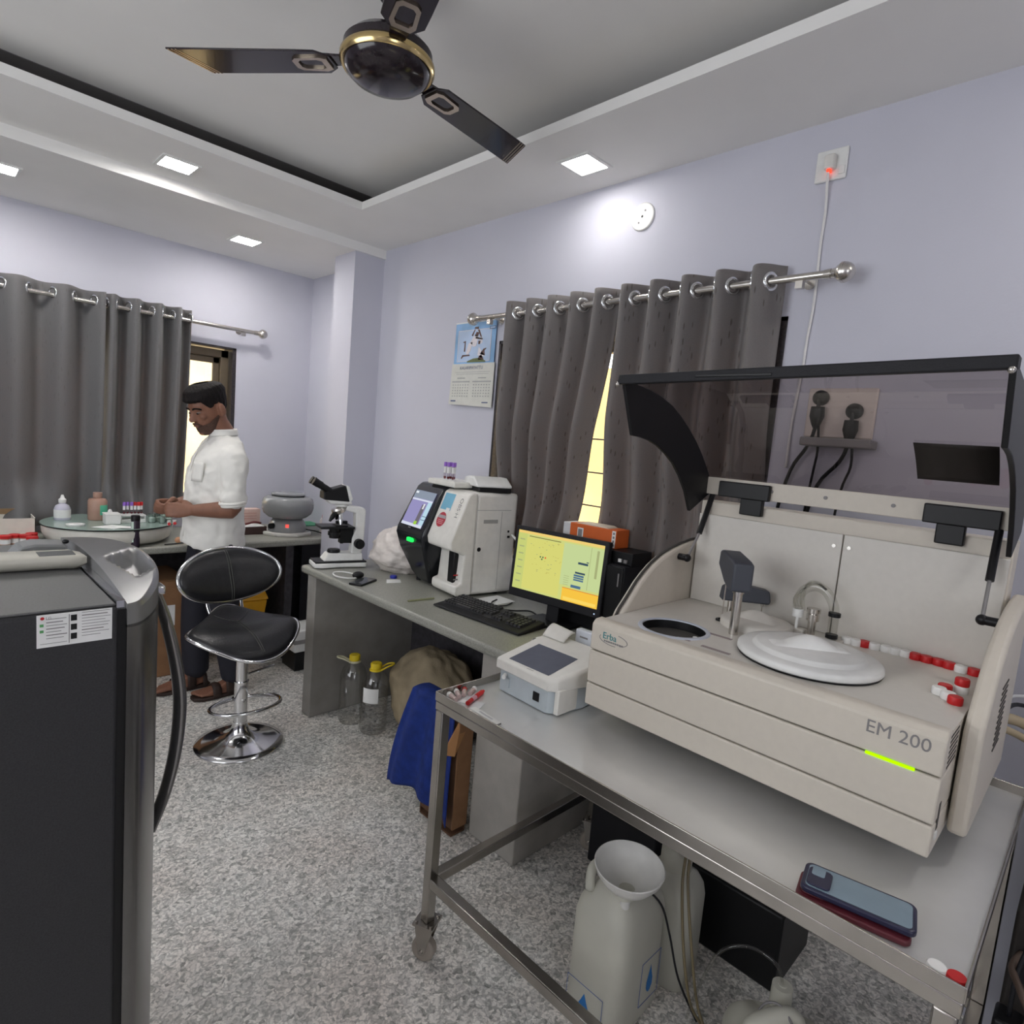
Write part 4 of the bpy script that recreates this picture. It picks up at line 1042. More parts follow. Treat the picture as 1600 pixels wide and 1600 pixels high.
def hematology():
    M_w = mat('white_abs_shell', (.82, .80, .75), .4); M_seam = mat('shell_seam', (.4, .39, .37), .6)
    r = thing('blood_cell_analyser', 'white benchtop blood analyser with a black tilted touch screen front', 'lab analyser', (0, 0, 0))
    # local: x depth (0 = front), y to the left along the front, z up
    D, Wd, H = .315, .44, .485
    m = MB(); m.box(.075, D, 0, Wd, .012, H); m.build('housing', M_w, r, bevel=.018, seg=4)
    # right front section with its nose and recess below
    prof = [(.08, .012), (.0, .012), (-.012, .03), (-.010, .06), (.02, .07), (.03, .20), (-.045, .225), (-.052, .26), (.03, .472), (.05, H-.002), (.08, H-.002)]
    m = MB(); m.prism(prof, 'y', 0, .205); m.build('front_shell', M_w, r, bevel=.009, seg=3)
    m = MB(); m.box(.005, .032, .045, .095, .062, .235); m.build('sample_opening', M_black, r, bevel=.006)
    m = MB(); m.tube([(.02, .07, .225), (.02, .07, .12)], .003, 8); m.build('sampling_needle', M_nickel, r)
    # black screen column
    def col(z, xf, y0, y1): return [(xf, y0, z), (xf, y1, z), (.085, y1, z), (.085, y0, z)]
    m = MB(); m.ring_loft([col(.008, .012, .26, .36), col(.05, -.012, .235, .40), col(.17, -.06, .205, .455), col(.24, -.078, .20, .468), col(.27, -.072, .20, .468), col(.47, .02, .20, .455), col(.492, .045, .205, .45)])
    colm = m.build('screen_column', mat('glossy_black_panel', (.012, .013, .016), .18), r, bevel=.012, seg=3)
    def P(y, z, o=.0): # on the sloping face
        t = (z-.27)/.20; return (-.072+.092*t-.004-o, y, z)
    def q(m, y0, y1, z0, z1, o): m.quad(P(y0, z0, o), P(y1, z0, o), P(y1, z1, o), P(y0, z1, o))
    c = lambda a, b, d: emis('screen_%d_%d_%d' % (a, b, d), rgb(a, b, d), SCR)
    m = MB().use(c(150, 145, 190)); q(m, .238, .432, .285, .452, 0)
    m.use(c(140, 150, 165)); q(m, .238, .432, .415, .452, .0004); m.use(c(215, 220, 235)); q(m, .238, .432, .405, .413, .0006); q(m, .238, .432, .285, .298, .0006)
    m.use(c(185, 215, 230)); q(m, .238, .275, .298, .405, .0006); m.use(c(110, 105, 115)); q(m, .285, .318, .30, .39, .0006); m.use(c(225, 225, 230)); q(m, .292, .306, .37, .395, .0008)
    m.use(c(160, 205, 70)); q(m, .296, .322, .296, .312, .0008); m.use(c(235, 240, 245)); q(m, .40, .425, .437, .446, .0008); m.use(c(90, 110, 130)); q(m, .238, .275, .338, .341, .0008); q(m, .238, .275, .322, .325, .0008)
    m.build('touch_screen', None, colm, smooth=0)
    m = MB(); m.box(-.088, -.072, .285, .335, .213, .232); m.build('green_light', emis('green_glow', (.02, 1, .12), 1.5*SCR), colm, bevel=.004)
    m = MB(); m.use(M_greyprint); m.quad(P(.32, .277, .004), P(.345, .277, .004), P(.345, .281, .004), P(.32, .281, .004)); m.build('maker_mark', None, colm, smooth=0)
    # stickers and lettering on the sloping white front
    def F(y, z, o=.0006):
        t = (z-.26)/(.472-.26); return Vector((-.052+.082*t-o, y, z))
    m = MB().use(mat('blue_sticker', (.18, .45, .62), .5)); m.quad(F(.10, .39), F(.185, .39), F(.185, .465), F(.10, .465))
    m.use(M_whitep); m.quad(F(.105, .375, .001), F(.135, .375, .001), F(.135, .40, .001), F(.105, .40, .001)); m.build('blue_sticker', None, r, smooth=0)
    up = (F(.1, .4)-F(.1, .3)).normalized(); nrm = Vector((-up.z, 0, up.x)); Q = Matrix((Vector((0, -1, 0)), up, nrm)).transposed()
    m = MB().use(mat('crimson_sticker', (.42, .03, .05), .5)); cc = F(.14, .345)
    m.bm.faces.new([m.bm.verts.new(cc+Q @ Vector((.036*math.cos(a), .036*math.sin(a), .0008))) for a in [2*PI*k/36 for k in range(36)]])
    m.use(mat('sticker_grey', (.4, .38, .4), .5)); m.quad(*[cc+Q @ Vector((a, b, .0014)) for a, b in ((-.033, .006), (.033, .006), (.030, .021), (-.030, .021))])
    m.use(mat('sticker_pink', (.7, .35, .37), .5))
    for k in range(3): m.quad(*[cc+Q @ Vector((a, b-.008*k, .0014)) for a, b in ((-.022, -.005), (.022, -.005), (.022, -.002), (-.022, -.002))])
    m.build('round_sticker', None, r, smooth=0)
    m = MB().use(M_greyprint); m.text('OBS·H', .034, frame(F(.048, .455, .001), -up, (0, -1, 0))); m.build('lettering', None, r, smooth=0)
    m = MB(); m.box(.08, .275, -.001, .0, .405, .407); m.box(.08, .082, -.001, 0, .03, .47); m.box(.22, .222, -.0008, 0, .03, .40); m.build('panel_seam', M_seam, r, smooth=0)
    m = MB(); m.box(.12, .2, -.001, .001, .345, .362); m.build('recess_plate', M_seam, r, smooth=0)
    m = MB(); m.cyl((.105, -.0012, .225), (.105, .002, .225), .010, n=20); m.build('lock', M_black, r)
    m = MB(); m.box(.262, .272, -.001, .002, .30, .31); m.box(.262, .275, -.003, .002, .275, .285); m.build('usb_port', M_black, r)
    for k, z in enumerate((.105, .085)):
        m = MB(); m.cyl((-.001, .03, z), (.02, .03, z), .003, n=10); m.build('indicator', M_redcap if k == 0 else M_greyprint, r)
    for x in (.03, .25):
        for y in (.05, .39):
            m = MB(); m.cyl((x, y, 0), (x, y, .02), .014, n=14); m.build('foot', M_black, r)
    place(r, (1.742, 2.032, ZB), math.radians(-7))
    Mx = Matrix.Translation((1.742, 2.032, ZB)) @ Euler((0, 0, math.radians(-7))).to_matrix().to_4x4()
    top = lambda x, y, z=H: Mx @ Vector((x, y, z))
    # tray and little printer on its roof
    o = thing('sample_tray', 'flat white tray lying on top of the white blood analyser', 'tray', (0, 0, 0))
    m = MB(); m.box(-.085, .085, -.12, .12, 0, .026); m.build('body', mat('milk_white_plastic', (.74, .73, .68), .45), o, bevel=.007, seg=3)
    m = MB(); m.box(-.065, .065, -.10, .10, .026, .0275); m.build('mat', M_whitep, o, smooth=0)
    place(o, top(.105, .235, H+.008), math.radians(-7))
    o = thing('label_printer', 'white desktop printer with dark base on the roof of the blood analyser', 'printer', (0, 0, 0))
    m = MB(); m.box(-.075, .085, -.08, .08, 0, .022); m.build('base', M_black, o, bevel=.004)
    m = MB(); m.prism([(-.085, .022), (.095, .022), (.093, .045), (.08, .06), (.04, .066), (-.02, .066), (-.08, .036)], 'x', -.088, .088, Matrix.Rotation(0, 4, 'Z')); m.build('cover', M_white, o, bevel=.008, seg=3)
    m = MB(); m.box(-.05, .02, -.055, -.015, .0, .001, TR((.0, .0, .0515), 0, math.radians(27), 0)); m.build('display', mat('grey_lcd', (.2, .2, .22), .3), o, smooth=0)
    place(o, top(.19, .085, H+.001), math.radians(-20))
    for k, (x, y) in enumerate(((.06, .265), (.085, .255), (.06, .235), (.09, .23), (.07, .21))):
        blood_tube('blood_tube', ['first', 'second', 'third', 'fourth', 'last'][k]+' lilac capped tube of the cluster standing on the white tray', top(x, y, H+.0355), 'p', group='lilac capped tubes on the tray')
hematology()

def monitor():
    r = thing('computer_monitor', 'black computer monitor showing a yellow green program window', 'monitor', (0, 0, 0))
    Wd, H = .455, .30
    m = MB(); m.box(-.018, .012, -Wd/2, Wd/2, 0, H); body = m.build('bezel', M_blackm, r, bevel=.004)
    m = MB(); m.box(.012, .04, -.15, .15, .06, .24); m.build('back_cover', M_black, r, bevel=.012)
    X = -.0186; e = lambda a, b, d: emis('display_%d_%d_%d' % (a, b, d), rgb(a, b, d), SCR)
    y0, y1, z0, z1 = -.211, .211, .036, .284
    m = MB()
    def q(mm, a, b, c, d, o): # u from left (viewer), v from bottom
        m.use(mm); ya, yb = y1+(y0-y1)*a, y1+(y0-y1)*b; za, zb = z0+(z1-z0)*c, z0+(z1-z0)*d
        m.quad((X-o, ya, za), (X-o, yb, za), (X-o, yb, zb), (X-o, ya, zb))
    lime = e(206, 212, 128); q(lime, 0, 1, 0, 1, 0)
    q(e(238, 205, 118), 0, 1, .955, 1, .0003); q(e(198, 206, 120), 0, .115, 0, .955, .0003); q(e(214, 212, 118), .115, .56, .03, .90, .0003); q(e(196, 212, 150), .56, 1, .25, .93, .0002)
    q(e(120, 110, 60), .14, .52, .915, .928, .0005); q(e(246, 196, 70), .60, 1, 0, .215, .0005); q(e(222, 120, 50), .60, 1, .205, .215, .0007)
    q(e(250, 215, 100), .62, .98, .02, .07, .0007)
    blue = e(78, 110, 140); darkb = e(60, 80, 95)
    for a, b, c, d, mm in ((.74, .85, .63, .665, darkb), (.83, .855, .675, .69, darkb), (.72, .83, .475, .505, darkb), (.71, .82, .43, .46, blue), (.71, .82, .395, .42, blue), (.71, .82, .36, .385, blue), (.69, .80, .24, .285, blue)): q(mm, a, b, c, d, .0006)
    grey = e(165, 172, 120); dk = e(70, 110, 80)
    q(grey, .865, .87, .25, .93, .0006); q(grey, .93, .955, .46, .90, .0006)
    for k in range(7): q(grey, .03, .09, .12+.12*k, .14+.12*k, .0006)
    for k in range(5): q(grey, .60, .66, .40-.035*k, .407-.035*k, .0006)
    rnd = random.Random(3)
    for k in range(46):
        a = .16+.38*rnd.random(); b = .34+.54*rnd.random(); q(e(196, 186, 100) if k % 3 else grey, a, a+.014, b, b+.010, .0006)
    for a, b, mm in ((.295, .60, dk), (.325, .60, dk), (.315, .565, dk), (.355, .60, e(225, 80, 50))): q(mm, a, a+.016, b, b+.025, .0008)
    m.use(e(225, 80, 50))
    m.build('screen', None, body, smooth=0)
    m = MB(); m.box(-.0192, -.0182, -.205, -.20, .014, .019); m.build('power_light', emis('pale_blue_glow', (.6, .75, 1), SCR), body, smooth=0)
    m = MB(); m.box(-.003, .018, -.03, .03, -.07, .05); m.build('neck', M_blackm, r, bevel=.004)
    m = MB(); m.ring_loft([[(-.08, -.11, -.0735), (.075, -.10, -.0735), (.075, .10, -.0735), (-.08, .11, -.0735)], [(-.078, -.108, -.066), (.073, -.098, -.062), (.073, .098, -.062), (-.078, .108, -.066)]]); m.build('foot', M_black, r, bevel=.003)
    place(r, (1.868, 1.565, ZB+.074), math.radians(6), 0, math.radians(4))
monitor()

def keyboard():
    r = thing('keyboard', 'black computer keyboard with palm rest near the bench edge', 'keyboard', (0, 0, 0))
    m = MB(); m.ring_loft([[(-.085, -.245, .002), (.085, -.24, .002), (.085, .24, .002), (-.085, .245, .002)], [(-.083, -.243, .010), (.083, -.238, .026), (.083, .238, .026), (-.083, .243, .010)]]); m.build('case', M_blackm, r, bevel=.004)
    slope = math.atan2(.016, .166)
    KM = mat('key_black', (.035, .035, .038), .4)
    main, arrows, pad = MB(), MB(), MB()
    for mb, (ya, yb) in ((main, (-.051, .226)), (arrows, (-.109, -.054)), (pad, (-.213, -.134))):
        mb.ring_loft([[(-.041, ya, .0135), (.077, ya, .024), (.077, yb, .024), (-.041, yb, .0135)], [(-.041, ya, .0145), (.077, ya, .0265), (.077, yb, .0265), (-.041, yb, .0145)]])
    for i, (xr, n) in enumerate(((-.030, 15), (-.011, 15), (.008, 15), (.027, 15), (.050, 14), (.068, 14))):
        y = .225; z = .0105+(xr+.083)/.166*.016
        def key(mb, ya, w): mb.ring_loft([[(xr-.0075, ya, z), (xr+.0075, ya, z+.0015), (xr+.0075, ya-w, z+.0015), (xr-.0075, ya-w, z)], [(xr-.006, ya-.0015, z+.009), (xr+.006, ya-.0015, z+.010), (xr+.006, ya-w+.0015, z+.010), (xr-.006, ya-w+.0015, z+.009)]])
        for k in range(n):
            w = .0145 if not (i == 0 and k == 4) else .085
            key(main, y, w); y -= w+.0032
            if i == 0 and k > 7: break
        for gy in ((-.055, -.073, -.091) if i in (0, 3, 4) else (-.073,) if i == 1 else ()): key(arrows, gy, .0145)
        if i < 5:
            for gy in (-.135, -.155, -.175, -.195): key(pad, gy, .016)
    main.build('main_keys', KM, r, smooth=0); arrows.build('arrow_keys', KM, r, smooth=0); pad.build('number_pad', KM, r, smooth=0)
    place(r, (1.688, 1.762, ZB+.0005), math.radians(3.5))
keyboard()

def bench_stuff():
    # dark computer cases behind the monitor
    r = thing('computer_tower', 'black slim computer tower standing at the near end of the right bench', 'computer', (1.98, 1.3, ZB))
    m = MB(); m.box(1.90, 2.06, 1.262, 1.352, ZB+.004, 1.078); m.build('case', M_blackm, r, bevel=.004)
    m = MB(); m.box(1.893, 1.90, 1.265, 1.349, ZB+.006, 1.075); m.build('front_panel', M_black, r, bevel=.004)
    m = MB(); m.box(1.8925, 1.895, 1.28, 1.286, 1.0, 1.05); m.build('badge', M_greyprint, r, smooth=0)
    m = MB(); m.box(1.92, 2.05, 1.27, 1.345, ZB, ZB+.005); m.build('foot', M_black, r, smooth=0)
    r = thing('power_supply', 'black power supply box hidden behind the yellow screen', 'power supply', (2.0, 1.5, ZB))
    m = MB(); m.box(1.94, 2.06, 1.385, 1.625, ZB, 1.078); m.build('case', M_black, r, bevel=.004)
    m = MB(); m.box(1.938, 1.941, 1.45, 1.56, 1.0, 1.04); m.build('panel', M_blackm, r, smooth=0)
    r = thing('network_recorder', 'flat black electronic case lying behind the monitor under the orange carton', 'electronics', (2.0, 1.45, 1.08))
    m = MB(); m.box(1.932, 2.065, 1.255, 1.635, 1.0785, 1.127); m.build('case', M_black, r, bevel=.003)
    for y in (1.275, 1.30):
        m = MB(); m.box(1.925, 1.934, y, y+.014, 1.088, 1.10); m.build('connector', M_white if y > 1.28 else M_greyprint, r, smooth=0)
    # orange carton
    M_or = mat('orange_card', (.62, .12, .02), .6, noise=(12, .06)); M_lid = mat('pale_card', (.62, .62, .63), .7)
    r = thing('orange_carton', 'small orange carton with white ends lying on the black case', 'box', (1.99, 1.48, 1.1275))
    m = MB(); m.box(1.952, 2.04, 1.352, 1.585, 1.1275, 1.20); m.build('sleeve', M_or, r, bevel=.002)
    m = MB(); m.box(1.956, 2.036, 1.585, 1.625, 1.1285, 1.197); m.build('end_flap', M_lid, r, bevel=.002)
    m = MB(); m.box(1.951, 1.953, 1.352, 1.374, 1.13, 1.198)
    m.use(M_whitep); m = MB().use(M_whitep); m.box(1.9512, 1.953, 1.355, 1.372, 1.131, 1.197); m.box(1.9512, 1.953, 1.515, 1.545, 1.145, 1.185); m.use(M_greyprint)
    for k in range(4): m.box(1.9505, 1.952, 1.3595, 1.3675, 1.136+.0155*k, 1.145+.0155*k)
    m.box(1.9505, 1.952, 1.52, 1.541, 1.150, 1.180); m.build('label', None, r, smooth=0)
    m = MB().use(mat('cream_card', (.6, .52, .42), .7)); m.ring_loft([[(1.96, 1.40, 1.2003), (2.03, 1.40, 1.2003), (2.03, 1.56, 1.2003), (1.96, 1.56, 1.2003)], [(1.962, 1.41, 1.205), (2.028, 1.42, 1.207), (2.028, 1.55, 1.205), (1.962, 1.54, 1.206)]]); m.build('top_flap', None, r, smooth=0)
    o = MB(); o.ring_loft([[(1.945, 1.60, 1.1275), (2.03, 1.59, 1.1275), (2.03, 1.632, 1.1275), (1.945, 1.632, 1.1275)], [(1.947, 1.60, 1.131), (2.03, 1.59, 1.131), (2.03, 1.63, 1.131), (1.947, 1.63, 1.131)]])
    o.bm.free()
    # cables on the bench
    o = MB(); o.tube([(1.90, 1.93, ZB+.006), (1.84, 1.90, ZB+.006), (1.80, 1.82, ZB+.006), (1.84, 1.76, ZB+.006), (1.90, 1.72, ZB+.006), (1.87, 1.64, ZB+.006)], .0035, 8, smooth=5); o.tube([(1.93, 1.86, ZB+.005), (1.86, 1.84, ZB+.005), (1.79, 1.88, ZB+.005)], .003, 8, smooth=5)
    tag(o.build('black_cable', M_black, smooth=180), 'thin black cable looping on the bench between blood analyser and monitor', 'cable')
    o = MB(); o.tube([(2.02, 1.985, 1.075), (2.0, 1.95, 1.07), (1.99, 1.90, 1.05), (1.985, 1.84, 1.02)], .0055, 8, smooth=4)
    tag(o.build('white_usb_cable', M_white, smooth=180), 'white usb lead plugged into the right side of the blood analyser', 'cable')
    # mouse cable area: white sheet under the monitor foot
    o = MB(); o.box(1.80, 1.97, 1.88, 2.0, ZB, ZB+.001); tag(o.build('white_sheet', M_whitep, smooth=0), 'white paper sheet on the bench between blood analyser and monitor', 'paper')
    r = thing('computer_mouse', 'white computer mouse half hidden behind the small cream analyser', 'mouse', (1.62, 1.40, ZB))
    m = MB(); m.sphere((1.62, 1.40, ZB+.004), (.055, .03, .028), 24); m.build('shell', M_white, r, smooth=180)
    m = MB(); m.cyl((1.585, 1.397, ZB+.026), (1.585, 1.403, ZB+.026), .008, n=14); m.build('wheel', M_greyprint, r)
    # phone, charger, pen and scraps by the microscope
    r = thing('smartphone', 'black smartphone lying near the front bench edge by the microscope', 'phone', (0, 0, 0))
    m = MB(); m.prism(rrect(.07, .148, .009), 'z', 0, .009); m.build('body', M_black, r, bevel=.002)
    m = MB(); m.prism(rrect(.063, .138, .006), 'z', .009, .0094); m.build('screen', mat('dark_phone_glass', (.05, .055, .06), .08), r, smooth=0)
    place(r, (1.535, 2.475, ZB+.0005), math.radians(-62))
    r = thing('ear_cup', 'small round black device with a white cord beside the smartphone', 'device', (1.548, 2.565, ZB))
    m = MB(); m.sphere((1.555, 2.555, ZB+.018), (.03, .024, .018), 20); m.build('body', M_black, r, smooth=180)
    m = MB(); m.tube([(1.55, 2.545, ZB+.008), (1.50, 2.545, ZB+.010), (1.462, 2.60, ZB+.012), (1.475, 2.65, ZB+.018), (1.52, 2.64, ZB+.02), (1.55, 2.57, ZB+.02)], .0035, 8, smooth=5); m.build('cord', M_white, r, smooth=180)
    o = MB(); o.cyl((1.53, 2.10, ZB+.004), (1.66, 2.085, ZB+.004), .004, n=10); tag(o.build('pencil', mat('olive_pencil', (.25, .26, .14), .5)), 'olive green pencil lying in front of the white blood analyser', 'pencil')
    o = MB(); o.lathe([(.017, 0), (.017, .012), (.014, .014), (0, .014)], (1.722, 2.498, ZB), 20); tag(o.build('bottle_cap', mat('royal_blue_plastic', (.03, .04, .35), .4)), 'blue bottle cap at the left foot of the blood analyser', 'cap')
    o = MB(); o.prism([(1.63, 2.42), (1.70, 2.40), (1.73, 2.45), (1.67, 2.48)], 'z', ZB, ZB+.0015); tag(o.build('tissue', M_whitep, smooth=0), 'scrap of white tissue under the black screen column', 'tissue')
    # white carrier bag behind the microscope
    bm = bmesh.new(); bmesh.ops.create_icosphere(bm, subdivisions=5, radius=1)
    from mathutils import noise as nz
    for v in bm.verts:
        d = v.co.copy(); k = 1+.16*nz.noise(d*2.2)+.10*abs(nz.noise(d*5.5))+.05*nz.noise(d*11)
        if d.z > .55: k *= 1+.5*(d.z-.55)
        v.co = Vector((d.x*.145*k, d.y*.165*k, max(-.095, d.z*.11*k)))
    m = MB(); m.bm.free(); m.bm = bm
    o = m.build('carrier_bag', mat('thin_white_polythene', (.72, .66, .62), .35, noise=(14, .08), bump=(25, .35)), smooth=180); o.location = (1.86, 2.64, ZB+.0955)
    tag(o, 'crumpled white plastic carrier bag between microscope and blood analyser', 'bag')
bench_stuff()

# ================================================================== things on the trolley
def small_analyser():
    M_c = mat('warm_white_shell', (.76, .74, .69), .42); M_b = mat('blue_grey_shell', (.47, .52, .55), .45)
    r = thing('haemoglobin_analyser', 'small white analyser with a sloping grey touch screen on the trolley corner', 'lab analyser', (1.30, 1.08, ZT))
    base = [(1.212, 1.192), (1.205, 1.005), (1.222, .985), (1.315, .965), (1.42, .975), (1.42, 1.19)]
    zt = lambda x: .888+.17*(x-1.2)
    m = MB(); m.ring_loft([[(x, y, ZT+.002) for x, y in base], [(x, y, .862) for x, y in base]]); m.build('lower_shell', M_b, r, bevel=.004)
    lid = [(1.204, 1.203), (1.197, .997), (1.216, .976), (1.315, .955), (1.43, .965), (1.43, 1.203)]
    m = MB(); m.ring_loft([[(x, y, .855) for x, y in lid], [(x, y, zt(x)-.006) for x, y in lid], [(x+(.006 if x < 1.3 else -.006), y+(.006 if y < 1.1 else -.006), zt(x)) for x, y in lid]]); m.build('upper_shell', M_c, r, bevel=.003)
    m = MB(); m.box(1.215, 1.30, .9695, .985, ZT+.005, .86); m.build('side_cover', M_c, r, bevel=.003)
    m = MB(); m.ring_loft([[(x, y, zt(x)+.0002) for x, y in ((1.215, 1.163), (1.215, 1.012), (1.338, 1.012), (1.338, 1.163))], [(x, y, zt(x)+.0012) for x, y in ((1.215, 1.163), (1.215, 1.012), (1.338, 1.012), (1.338, 1.163))]]); m.build('touch_screen', mat('slate_lcd', (.14, .15, .19), .18), r, smooth=0)
    m = MB(); m.box(1.2040, 1.21, 1.03, 1.052, .812, .836); m.build('port', M_black, r, smooth=0)
    m = MB(); m.cyl((1.207, 1.165, .843), (1.190, 1.155, .843), .006, n=14); kn = m.build('sample_lever', M_white, r)
    m = MB(); m.box(1.2055, 1.211, 1.148, 1.158, .81, .836); m.build('lever_slot', M_b, r, smooth=0)
    m = MB(); m.grid(lambda u, v: (1.385+.05*u, 1.192-.085*v, zt(1.385)+.004+.03*math.sin(PI*.55*u)*(1-.25*v)), 12, 8); m.build('printer_flap', M_c, r, smooth=180, solid=.003)
    m = MB(); m.box(1.375, 1.377, 1.0, 1.06, zt(1.376), zt(1.376)+.0006); m.box(1.2065, 1.2075, 1.06, 1.085, zt(1.207)+.0002, zt(1.207)+.0008); m.build('print_mark', M_greyprint, r, smooth=0)
    for x, y in ((1.23, 1.17), (1.23, 1.01), (1.40, 1.0), (1.40, 1.17)):
        m = MB(); m.cyl((x, y, ZT), (x, y, ZT+.004), .009, n=12); m.build('foot', M_black, r)
    r = thing('card_box', 'little white upright box with blue print behind the small analyser', 'box', (1.465, 1.085, ZT))
    m = MB(); m.box(1.452, 1.478, 1.052, 1.118, ZT+.0005, .955); m.build('body', mat('bluish_white_card', (.66, .69, .75), .5), r, bevel=.004)
    m = MB(); m.box(1.4512, 1.453, 1.07, 1.10, .932, .937); m.build('print', M_greyprint, r, smooth=0)
small_analyser()
def trolley_bits():
    z = ZT+.0003
    r = thing('marker_pen', 'red marker pen lying in the left corner of the trolley tray', 'pen', (1.09, 1.18, z))
    m = MB(); m.cyl((1.066, 1.162, z+.007), (1.115, 1.182, z+.007), .0062, n=14); m.build('barrel', M_red, r)
    m = MB(); m.cyl((1.115, 1.182, z+.007), (1.148, 1.195, z+.007), .0068, n=14); m.cyl((1.148, 1.195, z+.007), (1.158, 1.199, z+.007), .004, n=12); m.build('cap', M_redcap, r)
    m = MB(); m.cyl((1.09, 1.1718, z+.0072), (1.11, 1.18, z+.0072), .0066, n=14); m.build('band', mat('pink_print', (.6, .3, .35), .5), r)
    def slide(label, cx, cy, rz, L=.075, W=.025, dark=True):
        o = thing('glass_slide', label, 'slide', (0, 0, 0), 'glass slides on the trolley')
        m = MB(); m.box(-L/2, L/2, -W/2, W/2, 0, .0015); m.build('glass', mat('frosted_glass', (.72, .73, .74), .2) if 'frosted_glass' not in bpy.data.materials else bpy.data.materials['frosted_glass'], o, smooth=0)
        m = MB(); m.box(-L/2, -L/2+.02, -W/2, W/2, .0015, .002); m.build('frosted_end', M_whitep, o, smooth=0)
        place(o, (cx, cy, z), rz)
    slide('pale glass slide just in front of the red marker pen', 1.076, 1.140, .45)
    slide('pale glass slide behind the red marker pen', 1.100, 1.196, .4, W=.022)
    o = thing('test_strip', 'long white test cassette lying along the front lip of the trolley', 'test strip', (0, 0, 0))
    m = MB(); m.box(-.055, .055, -.009, .009, 0, .005); m.build('case', M_white, o, bevel=.0015)
    m = MB(); m.box(-.03, .025, -.003, .003, .005, .0054); m.build('window', mat('pale_grey_strip', (.5, .5, .52), .5), o, smooth=0)
    m = MB(); m.box(-.055, -.052, -.008, .008, .0005, .004); m.build('end', M_black, o, smooth=0)
    place(o, (1.062, 1.085, z), math.radians(86))
    for k, (x, y, t) in enumerate(((1.128, 1.215, 'nearest the small analyser'), (1.105, 1.222, 'in the middle of the row'), (1.082, 1.222, 'third along the row'), (1.058, 1.215, 'in the tray corner'))):
        o = thing('sample_vial', 'small clear vial with pinkish cap on the trolley tray, '+t, 'vial', (0, 0, 0), 'small vials on the trolley')
        m = MB(); m.cyl((-.018, 0, .007), (.012, 0, .007), .0065, n=14); m.build('tube', mat('pinkish_plastic', (.55, .42, .40), .3) if 'pinkish_plastic' not in bpy.data.materials else bpy.data.materials['pinkish_plastic'], o)
        m = MB(); m.cyl((.012, 0, .0075), (.022, 0, .0075), .0075, n=14); m.build('cap', M_whitecap if k != 1 else M_red, o)
        place(o, (x, y, z), .5+.3*k)
    def phone(label, name, loc, rz, col, back, zt, tilt=0):
        o = thing(name, label, 'phone', (0, 0, 0), 'phones stacked on the trolley')
        m = MB(); m.prism(rrect(.165, .078, .013), 'z', 0, .0105); m.build('case', col, o, bevel=.003, seg=3)
        m = MB(); m.prism(rrect(.152, .066, .009), 'z', .0105, .011); m.build('back_panel', back, o, smooth=0)
        m = MB(); m.prism(rrect(.036, .052, .008, cx=.057, cy=.004), 'z', .011, .0145); c = m.build('camera_bump', col, o, bevel=.0015)
        m = MB(); m.prism(rrect(.020, .024, .004, cx=.060, cy=-.010), 'z', .0145, .0150); m.build('lens_window', back, c, smooth=0)
        place(o, loc, rz, 0, tilt)
    M_nc = mat('navy_phone_case', (.02, .02, .05), .35); M_bb = mat('steel_blue_back', (.20, .27, .33), .22)
    M_mc = mat('maroon_phone_case', (.12, .02, .03), .4)
    phone('dark maroon phone underneath a blue one near the trolley front edge', 'smartphone', (1.092, .216, z), math.radians(101), M_mc, M_mc, 0)
    phone('blue backed phone in a navy case stacked on a maroon one', 'smartphone', (1.098, .212, z+.0152), math.radians(101), M_nc, M_bb, 0)
    cap('w', (1.048, .092, z), 'white screw cap lying by the front lip of the trolley near its right corner')
    cap('r', (1.048, .068, z), 'red screw cap in the front right corner of the trolley')
trolley_bits()
